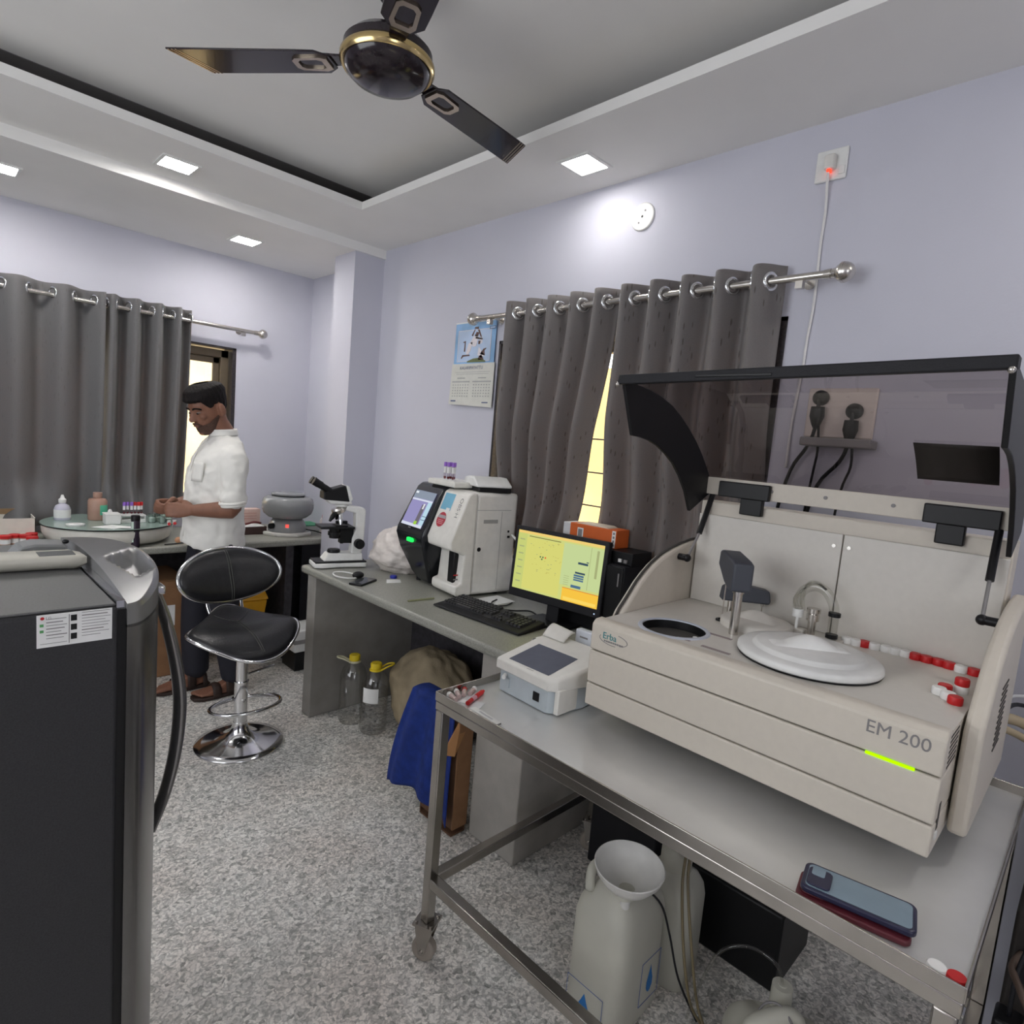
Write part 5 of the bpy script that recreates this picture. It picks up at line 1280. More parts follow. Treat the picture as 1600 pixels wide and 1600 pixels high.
# ================================================================== things on the back bench
def back_bench_stuff():
    zg = .8865
    M_gl = mat('green_edge_glass', (.30, .40, .36), .06, spec=.7)
    r = thing('round_mixing_table', 'white round basin topped by a green glass disc on the back bench', 'lab table', (.80, 3.925, ZB))
    c = (.80, 3.925, 0)
    m = MB(); m.lathe([(.20, ZB), (.265, ZB+.006), (.292, .81), (.303, .84), (.305, .868), (.298, .876), (0, .876)], c, 72); m.build('basin', mat('ivory_basin', (.70, .68, .62), .4), r, smooth=60)
    m = MB(); m.lathe([(0, .8775), (.309, .8775), (.31, .880), (.31, .884), (.309, .886), (0, .886)], c, 72); m.build('glass_disc', M_gl, r, smooth=30)
    m = MB(); m.lathe([(.3085, .8768), (.3115, .878), (.3115, .8835), (.3085, .8845)], c, 72, cap=False); m.build('disc_edge', M_black, r)
    # bottles
    r = thing('dropper_bottle', 'clear bottle with white label and nozzle standing on the glass disc', 'bottle', (.60, 4.02, zg))
    b = (.60, 4.02, 0)
    m = MB(); m.lathe([(.0, zg), (.036, zg), (.038, zg+.006), (.038, zg+.06), (.030, zg+.078), (.014, zg+.088), (.013, zg+.10)], b, 28); m.build('body', mat('lilac_white_plastic', (.55, .54, .64), .25), r, smooth=50)
    m = MB(); m.lathe([(.0385, zg+.012), (.0385, zg+.056)], b, 28, cap=False); m.build('label', M_whitep, r, smooth=180)
    m = MB(); m.lathe([(.017, zg+.092), (.018, zg+.11), (.010, zg+.118), (.006, zg+.135), (0, zg+.136)], b, 20); m.build('cap', M_whitecap, r)
    r = thing('reagent_bottle', 'pinkish brown reagent bottle with a green label on the glass disc', 'bottle', (.755, 3.99, zg))
    b = (.755, 3.99, 0); M_pk = mat('pinkish_brown_plastic', (.42, .26, .20), .4)
    m = MB(); m.lathe([(0, zg), (.043, zg), (.046, zg+.005), (.046, zg+.105), (.040, zg+.117), (.018, zg+.122), (.018, zg+.130)], b, 32); m.build('body', M_pk, r, smooth=50)
    m = MB(); m.lathe([(.022, zg+.126), (.022, zg+.152), (0, zg+.153)], b, 24); m.build('cap', M_pk, r)
    m = MB(); m.grid(lambda u, v: (b[0]+.0466*math.cos(-1.5+1.5*u), b[1]+.0466*math.sin(-1.5+1.5*u), zg+.03+.055*v), 10, 1); m.build('label', mat('mint_green_label', (.12, .55, .34), .5), r, smooth=180)
    r = thing('dropper_vial', 'tiny white dropper vial with blue collar behind the white box', 'bottle', (.80, 3.92, zg))
    b = (.80, 3.92, 0)
    m = MB(); m.lathe([(0, zg), (.016, zg), (.016, zg+.035), (.008, zg+.042)], b, 20); m.build('body', M_white, r)
    m = MB(); m.lathe([(.0165, zg+.022), (.0165, zg+.04)], b, 20); m.build('collar', mat('cobalt_plastic', (.03, .07, .4), .4), r)
    m = MB(); m.lathe([(.011, zg+.04), (.012, zg+.055), (.005, zg+.066), (0, zg+.067)], b, 16); m.build('cap', M_whitecap, r)
    r = thing('petri_dish', 'white round dish on the left of the glass disc', 'dish', (.618, 3.79, zg))
    m = MB(); m.lathe([(0, zg), (.038, zg), (.042, zg+.010), (.040, zg+.010), (.036, zg+.003), (0, zg+.003)], (.622, 3.79, 0), 28); m.build('dish', M_white, r)
    m = MB(); m.lathe([(0, zg+.004), (.033, zg+.004), (.02, zg+.012), (0, zg+.013)], (.622, 3.79, 0), 20); m.build('cotton', M_whitep, r)
    o = MB(); o.prism([(.68, 3.73), (.76, 3.645), (.86, 3.70), (.78, 3.775)], 'z', zg, zg+.002); tag(o.build('paper_sheet', M_whitep, smooth=0), 'white folded paper near the front rim of the glass disc', 'paper')
    o = MB(); o.prism([(.79, 3.66), (.84, 3.632), (.88, 3.67), (.85, 3.70)], 'z', zg+.0022, zg+.004); tag(o.build('paper_sheet', M_whitep, smooth=0), 'smaller paper slip lying over the folded paper on the glass disc', 'paper')
    r = thing('foam_box', 'small white box at the left end of the test tube rack', 'box', (.79, 3.83, zg))
    m = MB(); m.box(.755, .825, 3.79, 3.87, zg, zg+.052); m.build('body', M_white, r, bevel=.003)
    m = MB(); m.box(.753, .827, 3.788, 3.872, zg+.052, zg+.058); m.build('lid', M_white, r, bevel=.002)
    r = thing('tube_rack', 'white test tube rack on the glass disc holding lilac and red tubes', 'rack', (.90, 3.87, zg))
    m = MB(); m.box(.835, .955, 3.835, 3.905, zg, zg+.02); m.build('base', M_white, r, bevel=.002)
    m = MB(); m.box(.835, .955, 3.835, 3.905, zg+.036, zg+.044)
    for x in (.838, .952): m.box(x-.003, x+.003, 3.838, 3.902, zg+.02, zg+.036)
    m.build('top_plate', M_white, r, bevel=.001)
    for k, (x, y, kd) in enumerate(((.856, 3.868, 'p'), (.874, 3.876, 'p'), (.892, 3.868, 'p'), (.910, 3.872, 'r'), (.926, 3.866, 'r'), (.941, 3.873, 'r'))):
        nm = ('leftmost', 'middle', 'rightmost')[k % 3]
        blood_tube('blood_tube', f'{nm} of the three {"lilac" if kd == "p" else "red"} capped tubes standing in the white rack', (x, y, zg+.0445), kd, .06, group='tubes in the white rack')
    M_cl = thin_glass('milky_clear_plastic', (.8, .86, .83), .15, base_refl=.12)
    for k, (x, y, h, rr, t) in enumerate(((.985, 3.83, .05, .022, 'widest, beside the tube rack'), (1.022, 3.86, .046, .017, 'behind the tall one'), (1.03, 3.80, .066, .018, 'tallest, with a pointed stopper'), (1.068, 3.82, .042, .018, 'rightmost, near the man'))):
        r = thing('sample_cup', 'milky clear plastic cup on the glass disc, '+t, 'cup', (x, y, zg), 'clear cups on the glass disc')
        m = MB(); m.lathe([(0, zg), (rr*.85, zg), (rr, zg+h), (rr*.92, zg+h), (rr*.78, zg+.003), (0, zg+.003)], (x, y, 0), 22); m.build('cup', M_cl, r, smooth=50)
        m = MB(); m.lathe([(0, zg+.003), (rr*.76, zg+.003), (rr*.84, zg+h*.55), (0, zg+h*.55)], (x, y, 0), 20); m.build('contents', M_whitep, r)
        if k == 2:
            m = MB(); m.lathe([(rr, zg+h), (rr*.5, zg+h+.012), (.002, zg+h+.026), (0, zg+h+.027)], (x, y, 0), 18); m.build('stopper', M_white, r)
    for k, (x, y) in enumerate(((1.040, 3.715), (1.072, 3.728))):
        r = thing('red_capped_vial', ('left' if k == 0 else 'right')+' one of the two short vials with red caps at the disc rim', 'vial', (x, y, zg), 'short red capped vials')
        m = MB(); m.cyl((x, y, zg), (x, y, zg+.026), .010, n=16); m.build('vial', M_white, r)
        m = MB(); m.cyl((x+.002, y-.002, zg+.008), (x-.004, y-.016, zg+.010), .0085, n=14); m.build('cap', M_redcap, r)
    o = MB()
    o.sphere((1.065, 3.875, zg+.02), (.04, .03, .02), 16); tag(o.build('cotton_wad', mat('cotton_white', (.75, .77, .74), .9, bump=(60, .6)), smooth=180), 'white cotton wad between the clear cups and the man', 'cotton')
    o = MB(); o.cyl((1.10, 3.66, .792), (1.00, 3.64, .792), .004, n=8); tag(o.build('black_pen', M_black), 'black pen lying on the bench under the basin rim', 'pen')
    o = MB(); o.sphere((1.085, 3.70, .803), .018, 14); tag(o.build('orange_ball', mat('peach_rubber', (.6, .32, .18), .5), smooth=180), 'small peach coloured ball at the right foot of the basin', 'ball')
    # dark flask in front of the basin
    r = thing('dark_bottle', 'tall dark purple capped bottle standing in front of the round basin', 'bottle', (.845, 3.655, ZB))
    b = (.86, 3.60+.045, 0)
    m = MB(); m.lathe([(0, ZB), (.020, ZB), (.021, ZB+.004), (.021, .93), (.018, .935)], b, 24); m.build('body', mat('dark_plum_plastic', (.025, .015, .03), .35), r)
    m = MB(); m.lathe([(.0215, .93), (.0215, .953), (.019, .957), (0, .958)], b, 24); m.build('cap', M_black, r)
    m = MB(); m.grid(lambda u, v: (b[0]+.0216*math.cos(-2.9+.7*u), b[1]+.0216*math.sin(-2.9+.7*u), ZB+.03+.11*v), 6, 1); m.build('label_strip', mat('pale_green_label', (.55, .68, .6), .5), r, smooth=180)
    # open white carton and specimen jars
    r = thing('open_carton', 'open white cardboard carton with brown flap at the left picture edge', 'box', (.30, 4.02, ZB))
    m = MB(); t = .004; x0, x1, y0, y1, h = .10, .475, 3.93, 4.10, .125
    for a in ((x0, x1, y0, y0+t), (x0, x1, y1-t, y1), (x0, x0+t, y0, y1), (x1-t, x1, y0, y1)): m.box(*a, ZB, ZB+h)
    m.box(x0, x1, y0, y1, ZB, ZB+t); m.build('walls', mat('white_card', (.72, .70, .62), .7), r, smooth=0)
    m = MB(); m.ring_loft([[(x0, y1-.006, ZB+h), (x1, y1-.006, ZB+h), (x1, y1-.002, ZB+h), (x0, y1-.002, ZB+h)], [(x0+.01, y1-.03, ZB+h+.035), (x1-.05, y1-.03, ZB+h+.032), (x1-.05, y1-.026, ZB+h+.032), (x0+.01, y1-.026, ZB+h+.035)]]); m.build('brown_flap', mat('brown_card', (.42, .28, .16), .8), r, smooth=0)
    m = MB(); m.box(x0, x1, y0-.0015, y0, ZB+.004, ZB+.045); m.build('pink_band', mat('beige_pink_card', (.62, .48, .42), .7), r, smooth=0)
    M_jar = mat('amber_pink_plastic', (.62, .38, .29), .35)
    for k, (x, y) in enumerate(((.345, 3.86), (.385, 3.885), (.425, 3.865), (.445, 3.80), (.455, 3.905))):
        t = ('leftmost of the front group', 'second from the left', 'third from the left', 'nearest the viewer', 'back right under the carton')[k]
        r = thing('specimen_jar', 'specimen jar with red lid by the white carton, '+t, 'jar', (x, y, ZB), 'specimen jars with red lids')
        m = MB(); m.lathe([(0, ZB), (.020, ZB), (.022, ZB+.034), (.022, ZB+.04)], (x, y, 0), 22); m.build('body', M_jar, r)
        m = MB(); m.lathe([(.025, ZB+.037), (.0255, ZB+.05), (.023, ZB+.053), (0, ZB+.053)], (x, y, 0), 24); m.build('lid', M_redcap, r)
        m = MB(); m.lathe([(.0225, ZB+.01), (.0225, ZB+.032)], (x, y, 0), 20, cap=False); m.build('label', M_whitep, r)
    # right of the man: carton, dark tray of papers, centrifuge, odds and ends
    r = thing('pink_carton', 'pale pink and white carton behind the man beside the centrifuge', 'box', (1.62, 4.08, ZB))
    m = MB(); m.box(1.52, 1.685, 4.04, 4.11, ZB, .925); m.build('body', mat('pale_pink_card', (.72, .52, .46), .6), r, bevel=.002)
    m = MB()
    for k in range(3): m.box(1.56, 1.66, 4.0385, 4.04, .86+.018*k, .862+.018*k)
    m.build('print', mat('red_print', (.5, .15, .12), .6), r, smooth=0)
    r = thing('paper_tray', 'dark brown tray holding white papers between man and centrifuge', 'tray', (1.58, 3.92, ZB))
    m = MB(); a, b_, c_, d = 1.48, 1.655, 3.86, 3.98
    m.box(a, b_, c_, d, ZB, ZB+.004)
    for q in ((a, b_, c_, c_+.004), (a, b_, d-.004, d), (a, a+.004, c_, d), (b_-.004, b_, c_, d)): m.box(*q, ZB, ZB+.05)
    m.build('tray', mat('dark_brown_plastic', (.05, .025, .022), .45), r, smooth=0)
    m = MB(); m.box(1.49, 1.645, 3.868, 3.97, ZB+.03, ZB+.054, TR((0, 0, 0), 0)); m.build('papers', M_whitep, r, bevel=.004)
    m = MB(); m.tube([(1.49, 3.87, ZB+.062), (1.55, 3.90, ZB+.066), (1.60, 3.93, ZB+.07), (1.65, 3.94, ZB+.06)], .007, 8, smooth=4); m.build('strap', mat('maroon_rubber', (.14, .03, .03), .5), r, smooth=180)
    r = thing('centrifuge', 'rounded grey bench centrifuge on a white octagonal board', 'centrifuge', (1.80, 3.86, ZB))
    cx, cy = 1.785, 3.845
    M_gr = mat('glossy_grey_enamel', (.30, .31, .32), .22, coat=.4, noise=(40, .03))
    m = MB(); m.lathe([(.155, 0), (.16, .008), (.16, .018), (.152, .022), (0, .022)], (cx, cy, ZB), 8); m.build('board', mat('white_marble_board', (.72, .70, .67), .4), r, smooth=0)
    z = ZB+.022
    m = MB(); m.lathe([(0, z), (.117, z), (.120, z+.01), (.117, z+.045), (.10, z+.075), (.085, z+.086)], (cx, cy, 0), 48); m.build('base', M_gr, r, smooth=60)
    m = MB(); m.lathe([(.085, z+.084), (.12, z+.092), (.15, z+.118), (.162, z+.15), (.163, z+.18), (.155, z+.212), (.135, z+.226), (.108, z+.230), (0, z+.230)], (cx, cy, 0), 56); m.build('bowl', M_gr, r, smooth=60)
    m = MB(); m.lathe([(.098, z+.229), (.102, z+.236), (.108, z+.240), (.108, z+.247), (.10, z+.252), (0, z+.253)], (cx, cy, 0), 48); ld = m.build('lid', M_gr, r, smooth=50)
    m = MB(); m.lathe([(.1, z+.231), (.104, z+.2345)], (cx, cy, 0), 48, cap=False); m.build('lid_seal', M_black, ld)
    q = Vector((-.42, -.9, 0)).normalized()
    m = MB(); p = Vector((cx, cy, z+.045))+q*.113; m.box(-.011, .011, -.006, .006, -.011, .011, Matrix.Translation(p) @ q.to_track_quat('-Y', 'Z').to_matrix().to_4x4()); m.build('red_switch', emis('red_neon_switch', (1, .12, .1), SCR), r, bevel=.002)
    m = MB(); p = Vector((cx-.112, cy-.035, z+.04)); m.cyl(p, p+Vector((-.022, -.012, 0)), .018, n=18); m.build('speed_knob', M_black, r)
    o = MB(); o.tube([(1.895, 3.80, ZB+.03), (1.94, 3.74, ZB+.025), (1.975, 3.68, ZB+.012), (1.985, 3.625, ZB+.006), (1.99, 3.598, ZB-.015), (1.992, 3.598, .55)], .004, 8, smooth=5)
    o.build('power_cord', M_black, r, smooth=180)
    o = thing('paper_pad', 'white pad with a green edge lying behind the centrifuge in the corner', 'pad', (1.98, 4.02, ZB))
    m = MB(); m.box(1.93, 2.07, 3.93, 4.10, ZB, ZB+.03); m.build('sheets', M_whitep, o, bevel=.003)
    m = MB(); m.box(1.925, 2.075, 3.925, 4.105, ZB+.03, ZB+.036); m.build('green_cover', mat('green_card', (.05, .32, .16), .5), o, smooth=0)
    r = thing('wash_bottle', 'small white bottle with red cap behind the microscope on the back bench', 'bottle', (2.0, 3.82, ZB))
    m = MB(); m.lathe([(0, ZB), (.026, ZB), (.027, ZB+.09), (.018, ZB+.108), (.01, ZB+.112)], (2.01, 3.78, 0), 24); m.build('body', mat('translucent_white', (.66, .60, .60), .35), r)
    m = MB(); m.lathe([(.013, ZB+.108), (.012, ZB+.13), (.004, ZB+.14), (.003, ZB+.19), (0, ZB+.19)], (2.01, 3.78, 0), 18); m.build('cap', M_redcap, r)
    o = thing('plug_adapter', 'red and white small box in front of the red capped bottle', 'box', (1.985, 3.70, ZB))
    m = MB(); m.box(1.965, 2.005, 3.685, 3.715, ZB, ZB+.04); m.build('body', M_redcap, o, bevel=.003)
    m = MB(); m.box(1.9655, 2.0045, 3.6855, 3.7145, ZB+.04, ZB+.058); m.build('top', M_white, o, bevel=.003)
back_bench_stuff()

# ================================================================== things on the floor
M_cardb = mat('brown_cardboard', (.26, .135, .065), .8, noise=(20, .1))
def floor_stuff():
    r = thing('cardboard_box', 'brown cardboard carton under the back bench behind the man', 'box', (.98, 3.9, 0))
    m = MB(); m.box(.72, 1.16, 3.73, 4.15, .001, .56); m.build('body', M_cardb, r, bevel=.004)
    m = MB(); m.box(1.035, 1.085, 3.728, 3.73, .30, .42); m.build('paper_label', M_whitep, r, smooth=0)
    m = MB(); m.box(.74, 1.14, 3.745, 4.13, .56, .564); m.build('top_flaps', M_cardb, r, smooth=0)
    r = thing('yellow_bin', 'yellow plastic bin under the back bench behind the stool', 'bin', (1.49, 3.80, 0))
    M_y = mat('signal_yellow_plastic', (.72, .36, .01), .45)
    m = MB(); m.ring_loft([[(1.49+sx*.075, 3.80+sy*.075, .001) for sx, sy in ((-1, -1), (1, -1), (1, 1), (-1, 1))], [(1.49+sx*.115, 3.80+sy*.115, .40) for sx, sy in ((-1, -1), (1, -1), (1, 1), (-1, 1))]]); m.build('body', M_y, r, bevel=.01)
    m = MB(); m.ring_loft([[(1.37, 3.68, .40), (1.61, 3.68, .40), (1.61, 3.92, .40), (1.37, 3.92, .40)], [(1.37, 3.69, .415), (1.61, 3.69, .415), (1.61, 3.92, .54), (1.37, 3.92, .54)]]); m.build('tilted_lid', M_y, r, bevel=.006)
    r = thing('white_crate', 'white plastic crate with black base half hidden behind the stone support', 'crate', (1.80, 3.50, 0))
    m = MB(); m.box(1.66, 1.95, 3.40, 3.60, .12, .26); m.build('crate', M_white, r, bevel=.01)
    m = MB(); m.box(1.67, 1.94, 3.41, 3.59, .001, .12); m.build('base', M_black, r, bevel=.004)
    m = MB(); m.box(1.655, 1.955, 3.395, 3.605, .175, .20); m.build('band', M_greyprint, r, bevel=.003)
    # two five litre water bottles
    M_pet = thin_glass('clear_pet', (.93, .93, .92), .08, base_refl=.06); M_yc = mat('yellow_cap', (.75, .56, .02), .4)
    M_wat = thin_glass('water_in_pet', (.96, .96, .96), .02, base_refl=.02)
    def water(name, label, x, y, full, ribs):
        r = thing(name, label, 'bottle', (x, y, 0), 'large water bottles')
        R = .068
        prof = [(.0, .006), (.045, .001), (.062, .004), (R, .015)]
        if ribs:
            for k in range(9): z = .03+.021*k; prof += [(R, z), (R-.004, z+.006), (R-.004, z+.012), (R, z+.018)]
        prof += [(R, .24), (R-.002, .25), (.055, .285), (.036, .312), (.024, .322), (.023, .335)]
        m = MB(); m.lathe(prof, (x, y, 0), 36, cap=False); m.build('shell', M_pet, r, smooth=60)
        if full:
            m = MB(); m.lathe([(0, .008), (.06, .006), (R-.006, .02), (R-.006, full), (0, full)], (x, y, 0), 30); m.build('water', M_wat, r, smooth=50)
        m = MB(); m.lathe([(.027, .328), (.028, .352), (.025, .357), (0, .357)], (x, y, 0), 28); m.build('cap', M_yc, r)
        m = MB(); m.lathe([(.032, .318), (.033, .324), (.030, .327)], (x, y, 0), 28)
        a = math.radians(-30 if full else 160)
        pts = [(x+.03*math.cos(a+s), y+.03*math.sin(a+s), .323) for s in (-.7,)]+[(x+d*math.cos(a+s), y+d*math.sin(a+s), .33+h) for d, s, h in ((.06, -.35, .012), (.085, -.1, .02), (.085, .12, .02), (.06, .35, .012))]+[(x+.03*math.cos(a+.7), y+.03*math.sin(a+.7), .323)]
        m.tube(pts, .0045, 8, smooth=4); m.build('carry_handle', M_yc if full else mat('pale_handle', (.6, .58, .42), .4), r, smooth=60)
        if full:
            m = MB(); m.grid(lambda u, v: (x+.0688*math.cos(3.2+1.2*u), y+.0688*math.sin(3.2+1.2*u), .17+.075*v), 10, 1); m.build('paper_label', M_whitep, r, smooth=180)
    water('water_bottle', 'ribbed clear water bottle with yellow cap standing in front of the sack', 1.655, 2.50, .225, True)
    water('water_bottle', 'smooth clear bottle with yellow cap and pale handle beside the stone support', 1.625, 2.655, 0, False)
    # sack
    bm = bmesh.new(); bmesh.ops.create_icosphere(bm, subdivisions=5, radius=1)
    from mathutils import noise as nz
    for v in bm.verts:
        d = v.co.copy(); k = 1+.10*nz.noise(d*1.7+Vector((3, 1, 2)))+.05*nz.noise(d*5)+.02*nz.noise(d*12)
        sq = (abs(d.x)**3+abs(d.y)**3+abs(d.z)**3)**(-1/3)
        z = d.z*.235*k*(.75+.25*sq)
        tz = max(0, d.z-.3)
        v.co = Vector((d.x*.17*k*sq**.6*(1-.25*tz), d.y*.26*k*sq**.6*(1-.35*tz), max(-.215, z)))
    m = MB(); m.bm.free(); m.bm = bm
    M_sack = mat('woven_sack_cloth', (.34, .275, .18), .7, noise=(7, .25), bump=(220, .25))
    o = m.build('woven_sack', M_sack, smooth=180); o.location = (1.875, 2.30, .2165)
    tag(o, 'bulging beige woven sack under the right bench', 'sack')
    # carton with a blue cloth over it
    r = thing('cardboard_box', 'tall open brown carton beside the stone pier, under the blue cloth', 'box', (1.45, 1.65, 0))
    M_in = mat('dark_cardboard', (.13, .065, .035), .85, noise=(20, .15))
    m = MB(); m.box(1.44, 1.446, 1.605, 1.80, .03, .46); m.box(1.502, 1.508, 1.605, 1.80, .001, .47); m.box(1.44, 1.508, 1.797, 1.803, .001, .46); m.box(1.44, 1.508, 1.605, 1.80, .001, .008); m.build('body', M_in, r, smooth=0)
    m = MB(); m.box(1.438, 1.51, 1.598, 1.606, .03, .475); m.build('side', M_cardb, r, bevel=.002)
    m = MB(); m.ring_loft([[(1.445, 1.600, .472), (1.50, 1.600, .472), (1.50, 1.604, .476), (1.445, 1.604, .476)], [(1.39, 1.63, .335), (1.42, 1.595, .335), (1.423, 1.60, .337), (1.393, 1.635, .337)]]); m.build('flap', mat('orange_brown_card', (.40, .20, .08), .8), r, smooth=0)
    def cl(u, v):
        # u along the box top, v down the front
        y = 1.885-.265*u
        fold = .012*math.sin(15*u+1.5*v)*(.3+v)
        if v < .25:
            t = v/.25; return (1.51-.085*t, y+.05*(.0), .488+.012*math.sin(3*u+1)+.006*math.sin(PI*t))
        t = (v-.25)/.75
        z = .488+.012*math.sin(3*u+1)-t*(.43-.05*math.sin(2.6*u+.4)-.0)
        return (1.425-.05*math.sin(PI*.6*t)*(1.2-u)+fold, y+.075*t*(1-u)-.02*t*u, max(.012, z))
    m = MB(); m.grid(cl, 30, 36)
    tag(m.build('blue_cloth', mat('royal_blue_cloth', (.008, .03, .20), .85, noise=(30, .2), bump=(260, .3)), smooth=180, solid=.004), 'royal blue cloth draped over the brown carton behind the trolley leg', 'cloth')
    # jerrycans under the trolley
    M_can = mat('milky_polyethylene', (.52, .51, .44), .42, noise=(8, .06)); M_drop = mat('blue_drop_print', (.015, .16, .45), .5); M_frame = mat('blue_line_print', (.10, .16, .38), .5)
    def squircle(cx, cy, a, b, z, n=24, p=3.2, rot=0):
        out = []
        for k in range(n):
            t = 2*PI*k/n+PI/n; c, s = math.cos(t), math.sin(t)
            u = a*math.copysign(abs(c)**(2/p), c); v = b*math.copysign(abs(s)**(2/p), s)
            out.append((cx+u*math.cos(rot)-v*math.sin(rot), cy+u*math.sin(rot)+v*math.cos(rot), z))
        return out
    def can(name, label, cx, cy, a, b, zs, ztop, rot, base=0.001, sealed=True):
        r = thing(name, label, 'jerrycan', (cx, cy, 0), 'jerrycans under the trolley')
        m = MB(); S = lambda k, z, p=4.5: squircle(cx, cy, a*k, b*k, z, p=p, rot=rot, n=40)
        m.ring_loft([S(.94, base), S(1, base+.012), S(1, base+zs*.5), S(1, base+zs), S(.93, base+zs+.03), S(.74, base+zs+.06), S(.45, ztop-.012, 3), S(.36, ztop, 3)])
        return r, m.build('body', M_can, r, smooth=50)
    r, body = can('jerrycan', 'large milky jerrycan with a white funnel in its mouth and blue water drop label', 1.352, .795, .118, .087, .285, .40, 0)
    def label(m, P):
        q = [(0, 0), (1, 0), (1, 1), (0, 1)]
        m.use(M_frame)
        for (a, b), (c, d) in zip(q, q[1:]+q[:1]): m.tube([P(a, b), P(c, d)], .0008, 6)
        m.use(M_drop)
        pts = [(.5, .82), (.58, .62), (.66, .45), (.66, .30), (.58, .20), (.5, .17), (.42, .20), (.34, .30), (.34, .45), (.42, .62)]
        m.bm.faces.new([m.bm.verts.new(Vector(P(u, v))) for u, v in pts])._ if False else m._fin([m.bm.faces.new([m.bm.verts.new(Vector(P(u, v))) for u, v in pts])])
    m = MB(); label(m, lambda u, v: (1.2335, .862-.115*u, -.002+.112*v)); m.build('drop_label', None, r, smooth=0)
    m = MB(); label(m, lambda u, v: (1.345+.09*u, .7072, .05+.125*v)); m.build('drop_label', None, r, smooth=0)
    m = MB(); m.cyl((1.292, .755, .375), (1.292, .755, .405), .030, n=24); m.build('neck', M_can, r)
    m = MB(); m.tube([(1.27, .845, .345), (1.275, .85, .385), (1.30, .852, .40), (1.36, .835, .395), (1.40, .81, .36)], .013, 12, smooth=4); m.build('handle', M_can, r, smooth=180)
    o = thing('funnel', 'wide white plastic funnel stuck in the mouth of the large jerrycan', 'funnel', (1.30, .765, .39))
    q = TR((0, 0, 0), 0, math.radians(3), math.radians(-4)).to_3x3()
    m = MB(); m.lathe([(.012, -.05), (.014, .0), (.030, .010), (.066, .034), (.083, .058), (.087, .072), (.089, .075), (.0865, .0765), (.0845, .072), (.080, .059), (.064, .037), (.030, .014), (.010, .006), (.009, -.05)], (1.284, .745, .395), 48, M=q, cap=False); m.build('cone', mat('white_funnel_plastic', (.70, .69, .66), .35), o, smooth=50)
    r, body = can('jerrycan', 'second milky jerrycan behind the funnel, tubes running out of its tall mouth', 1.575, .765, .085, .085, .235, .33, .2)
    m = MB(); m.lathe([(.035, .305), (.045, .315), (.045, .365), (.036, .378), (0, .378)], (1.58, .765, 0), 28); m.build('mouth', M_can, r)
    M_tube = mat('yellowed_hose', (.20, .16, .09), .4)
    for k, (pts, rad) in enumerate((([(1.575, .765, .372), (1.548, .725, .40), (1.50, .70, .33), (1.47, .66, .18), (1.46, .62, .06), (1.47, .58, .01)], .004), ([(1.585, .76, .372), (1.563, .72, .41), (1.51, .69, .34), (1.475, .64, .19), (1.465, .60, .06), (1.45, .55, .01)], .004), ([(1.345, .735, .385), (1.39, .70, .33), (1.44, .69, .22), (1.46, .66, .10), (1.47, .60, .012)], .003))):
        o = MB(); o.tube(pts, rad, 8, smooth=6)
        tag(o.build('drain_tube', M_tube if k < 2 else M_blackm, smooth=180), ('first brownish drain tube hanging from the tall jerrycan mouth', 'second brownish drain tube beside the first in the jerrycan mouth', 'thin dark tube running down the large jerrycan from the funnel')[k], 'tube', 'drain tubes under the trolley')
    r, body = can('jerrycan', 'squat milky jerrycan at the bottom picture edge with a moulded handle', 1.44, .385, .105, .125, .11, .185, .5)
    m = MB(); m.tube([(1.36, .42, .165), (1.37, .43, .205), (1.42, .40, .22), (1.46, .37, .215), (1.48, .36, .17)], .02, 14, smooth=4); m.build('handle', M_can, r, smooth=180)
    m = MB(); m.cyl((1.52, .42, .15), (1.52, .42, .225), .027, .024, n=26); m.cyl((1.52, .42, .225), (1.52, .42, .228), .010, n=16); m.build('mouth', M_can, r)
    o = MB(); o.tube([(1.52, .42, .226), (1.515, .44, .27), (1.49, .50, .29), (1.46, .56, .25), (1.45, .60, .12), (1.45, .62, .02)], .004, 8, smooth=6)
    tag(o.build('drain_tube', M_clear, smooth=180), 'clear tube arching out of the squat jerrycan', 'tube', 'drain tubes under the trolley')
    o = MB(); o.tube([(1.30, .44, .196), (1.36, .43, .215), (1.42, .425, .235), (1.44, .39, .237), (1.40, .33, .21), (1.36, .28, .15), (1.33, .25, .05)], .003, 8, smooth=6)
    tag(o.build('wire', M_greyprint, smooth=180), 'thin grey wire lying over the squat jerrycan handle', 'wire')
    # dark boxes at the wall
    r = thing('inverter_battery', 'black battery box on the floor under the analyser trolley', 'battery', (1.86, .66, 0))
    m = MB(); m.box(1.73, 2.0, .50, .82, .001, .24); m.build('case', M_black, r, bevel=.008)
    m = MB(); m.box(1.74, 1.99, .51, .81, .24, .27); m.build('lid', M_blackm, r, bevel=.006)
    m = MB(); m.cyl((1.78, .60, .27), (1.78, .60, .29), .012, n=14); m.build('terminal', M_greyprint, r)
    r = thing('inverter', 'black inverter case on the floor beyond the jerrycans', 'electronics', (1.87, 1.05, 0))
    m = MB(); m.box(1.76, 2.02, .93, 1.20, .001, .34); m.build('case', M_blackm, r, bevel=.006)
    m = MB(); m.box(1.757, 1.76, 1.0, 1.13, .22, .29); m.build('panel', M_black, r, smooth=0)
    # hoses and wires at the right edge behind the trolley
    M_hose = mat('beige_hose', (.42, .34, .22), .5)
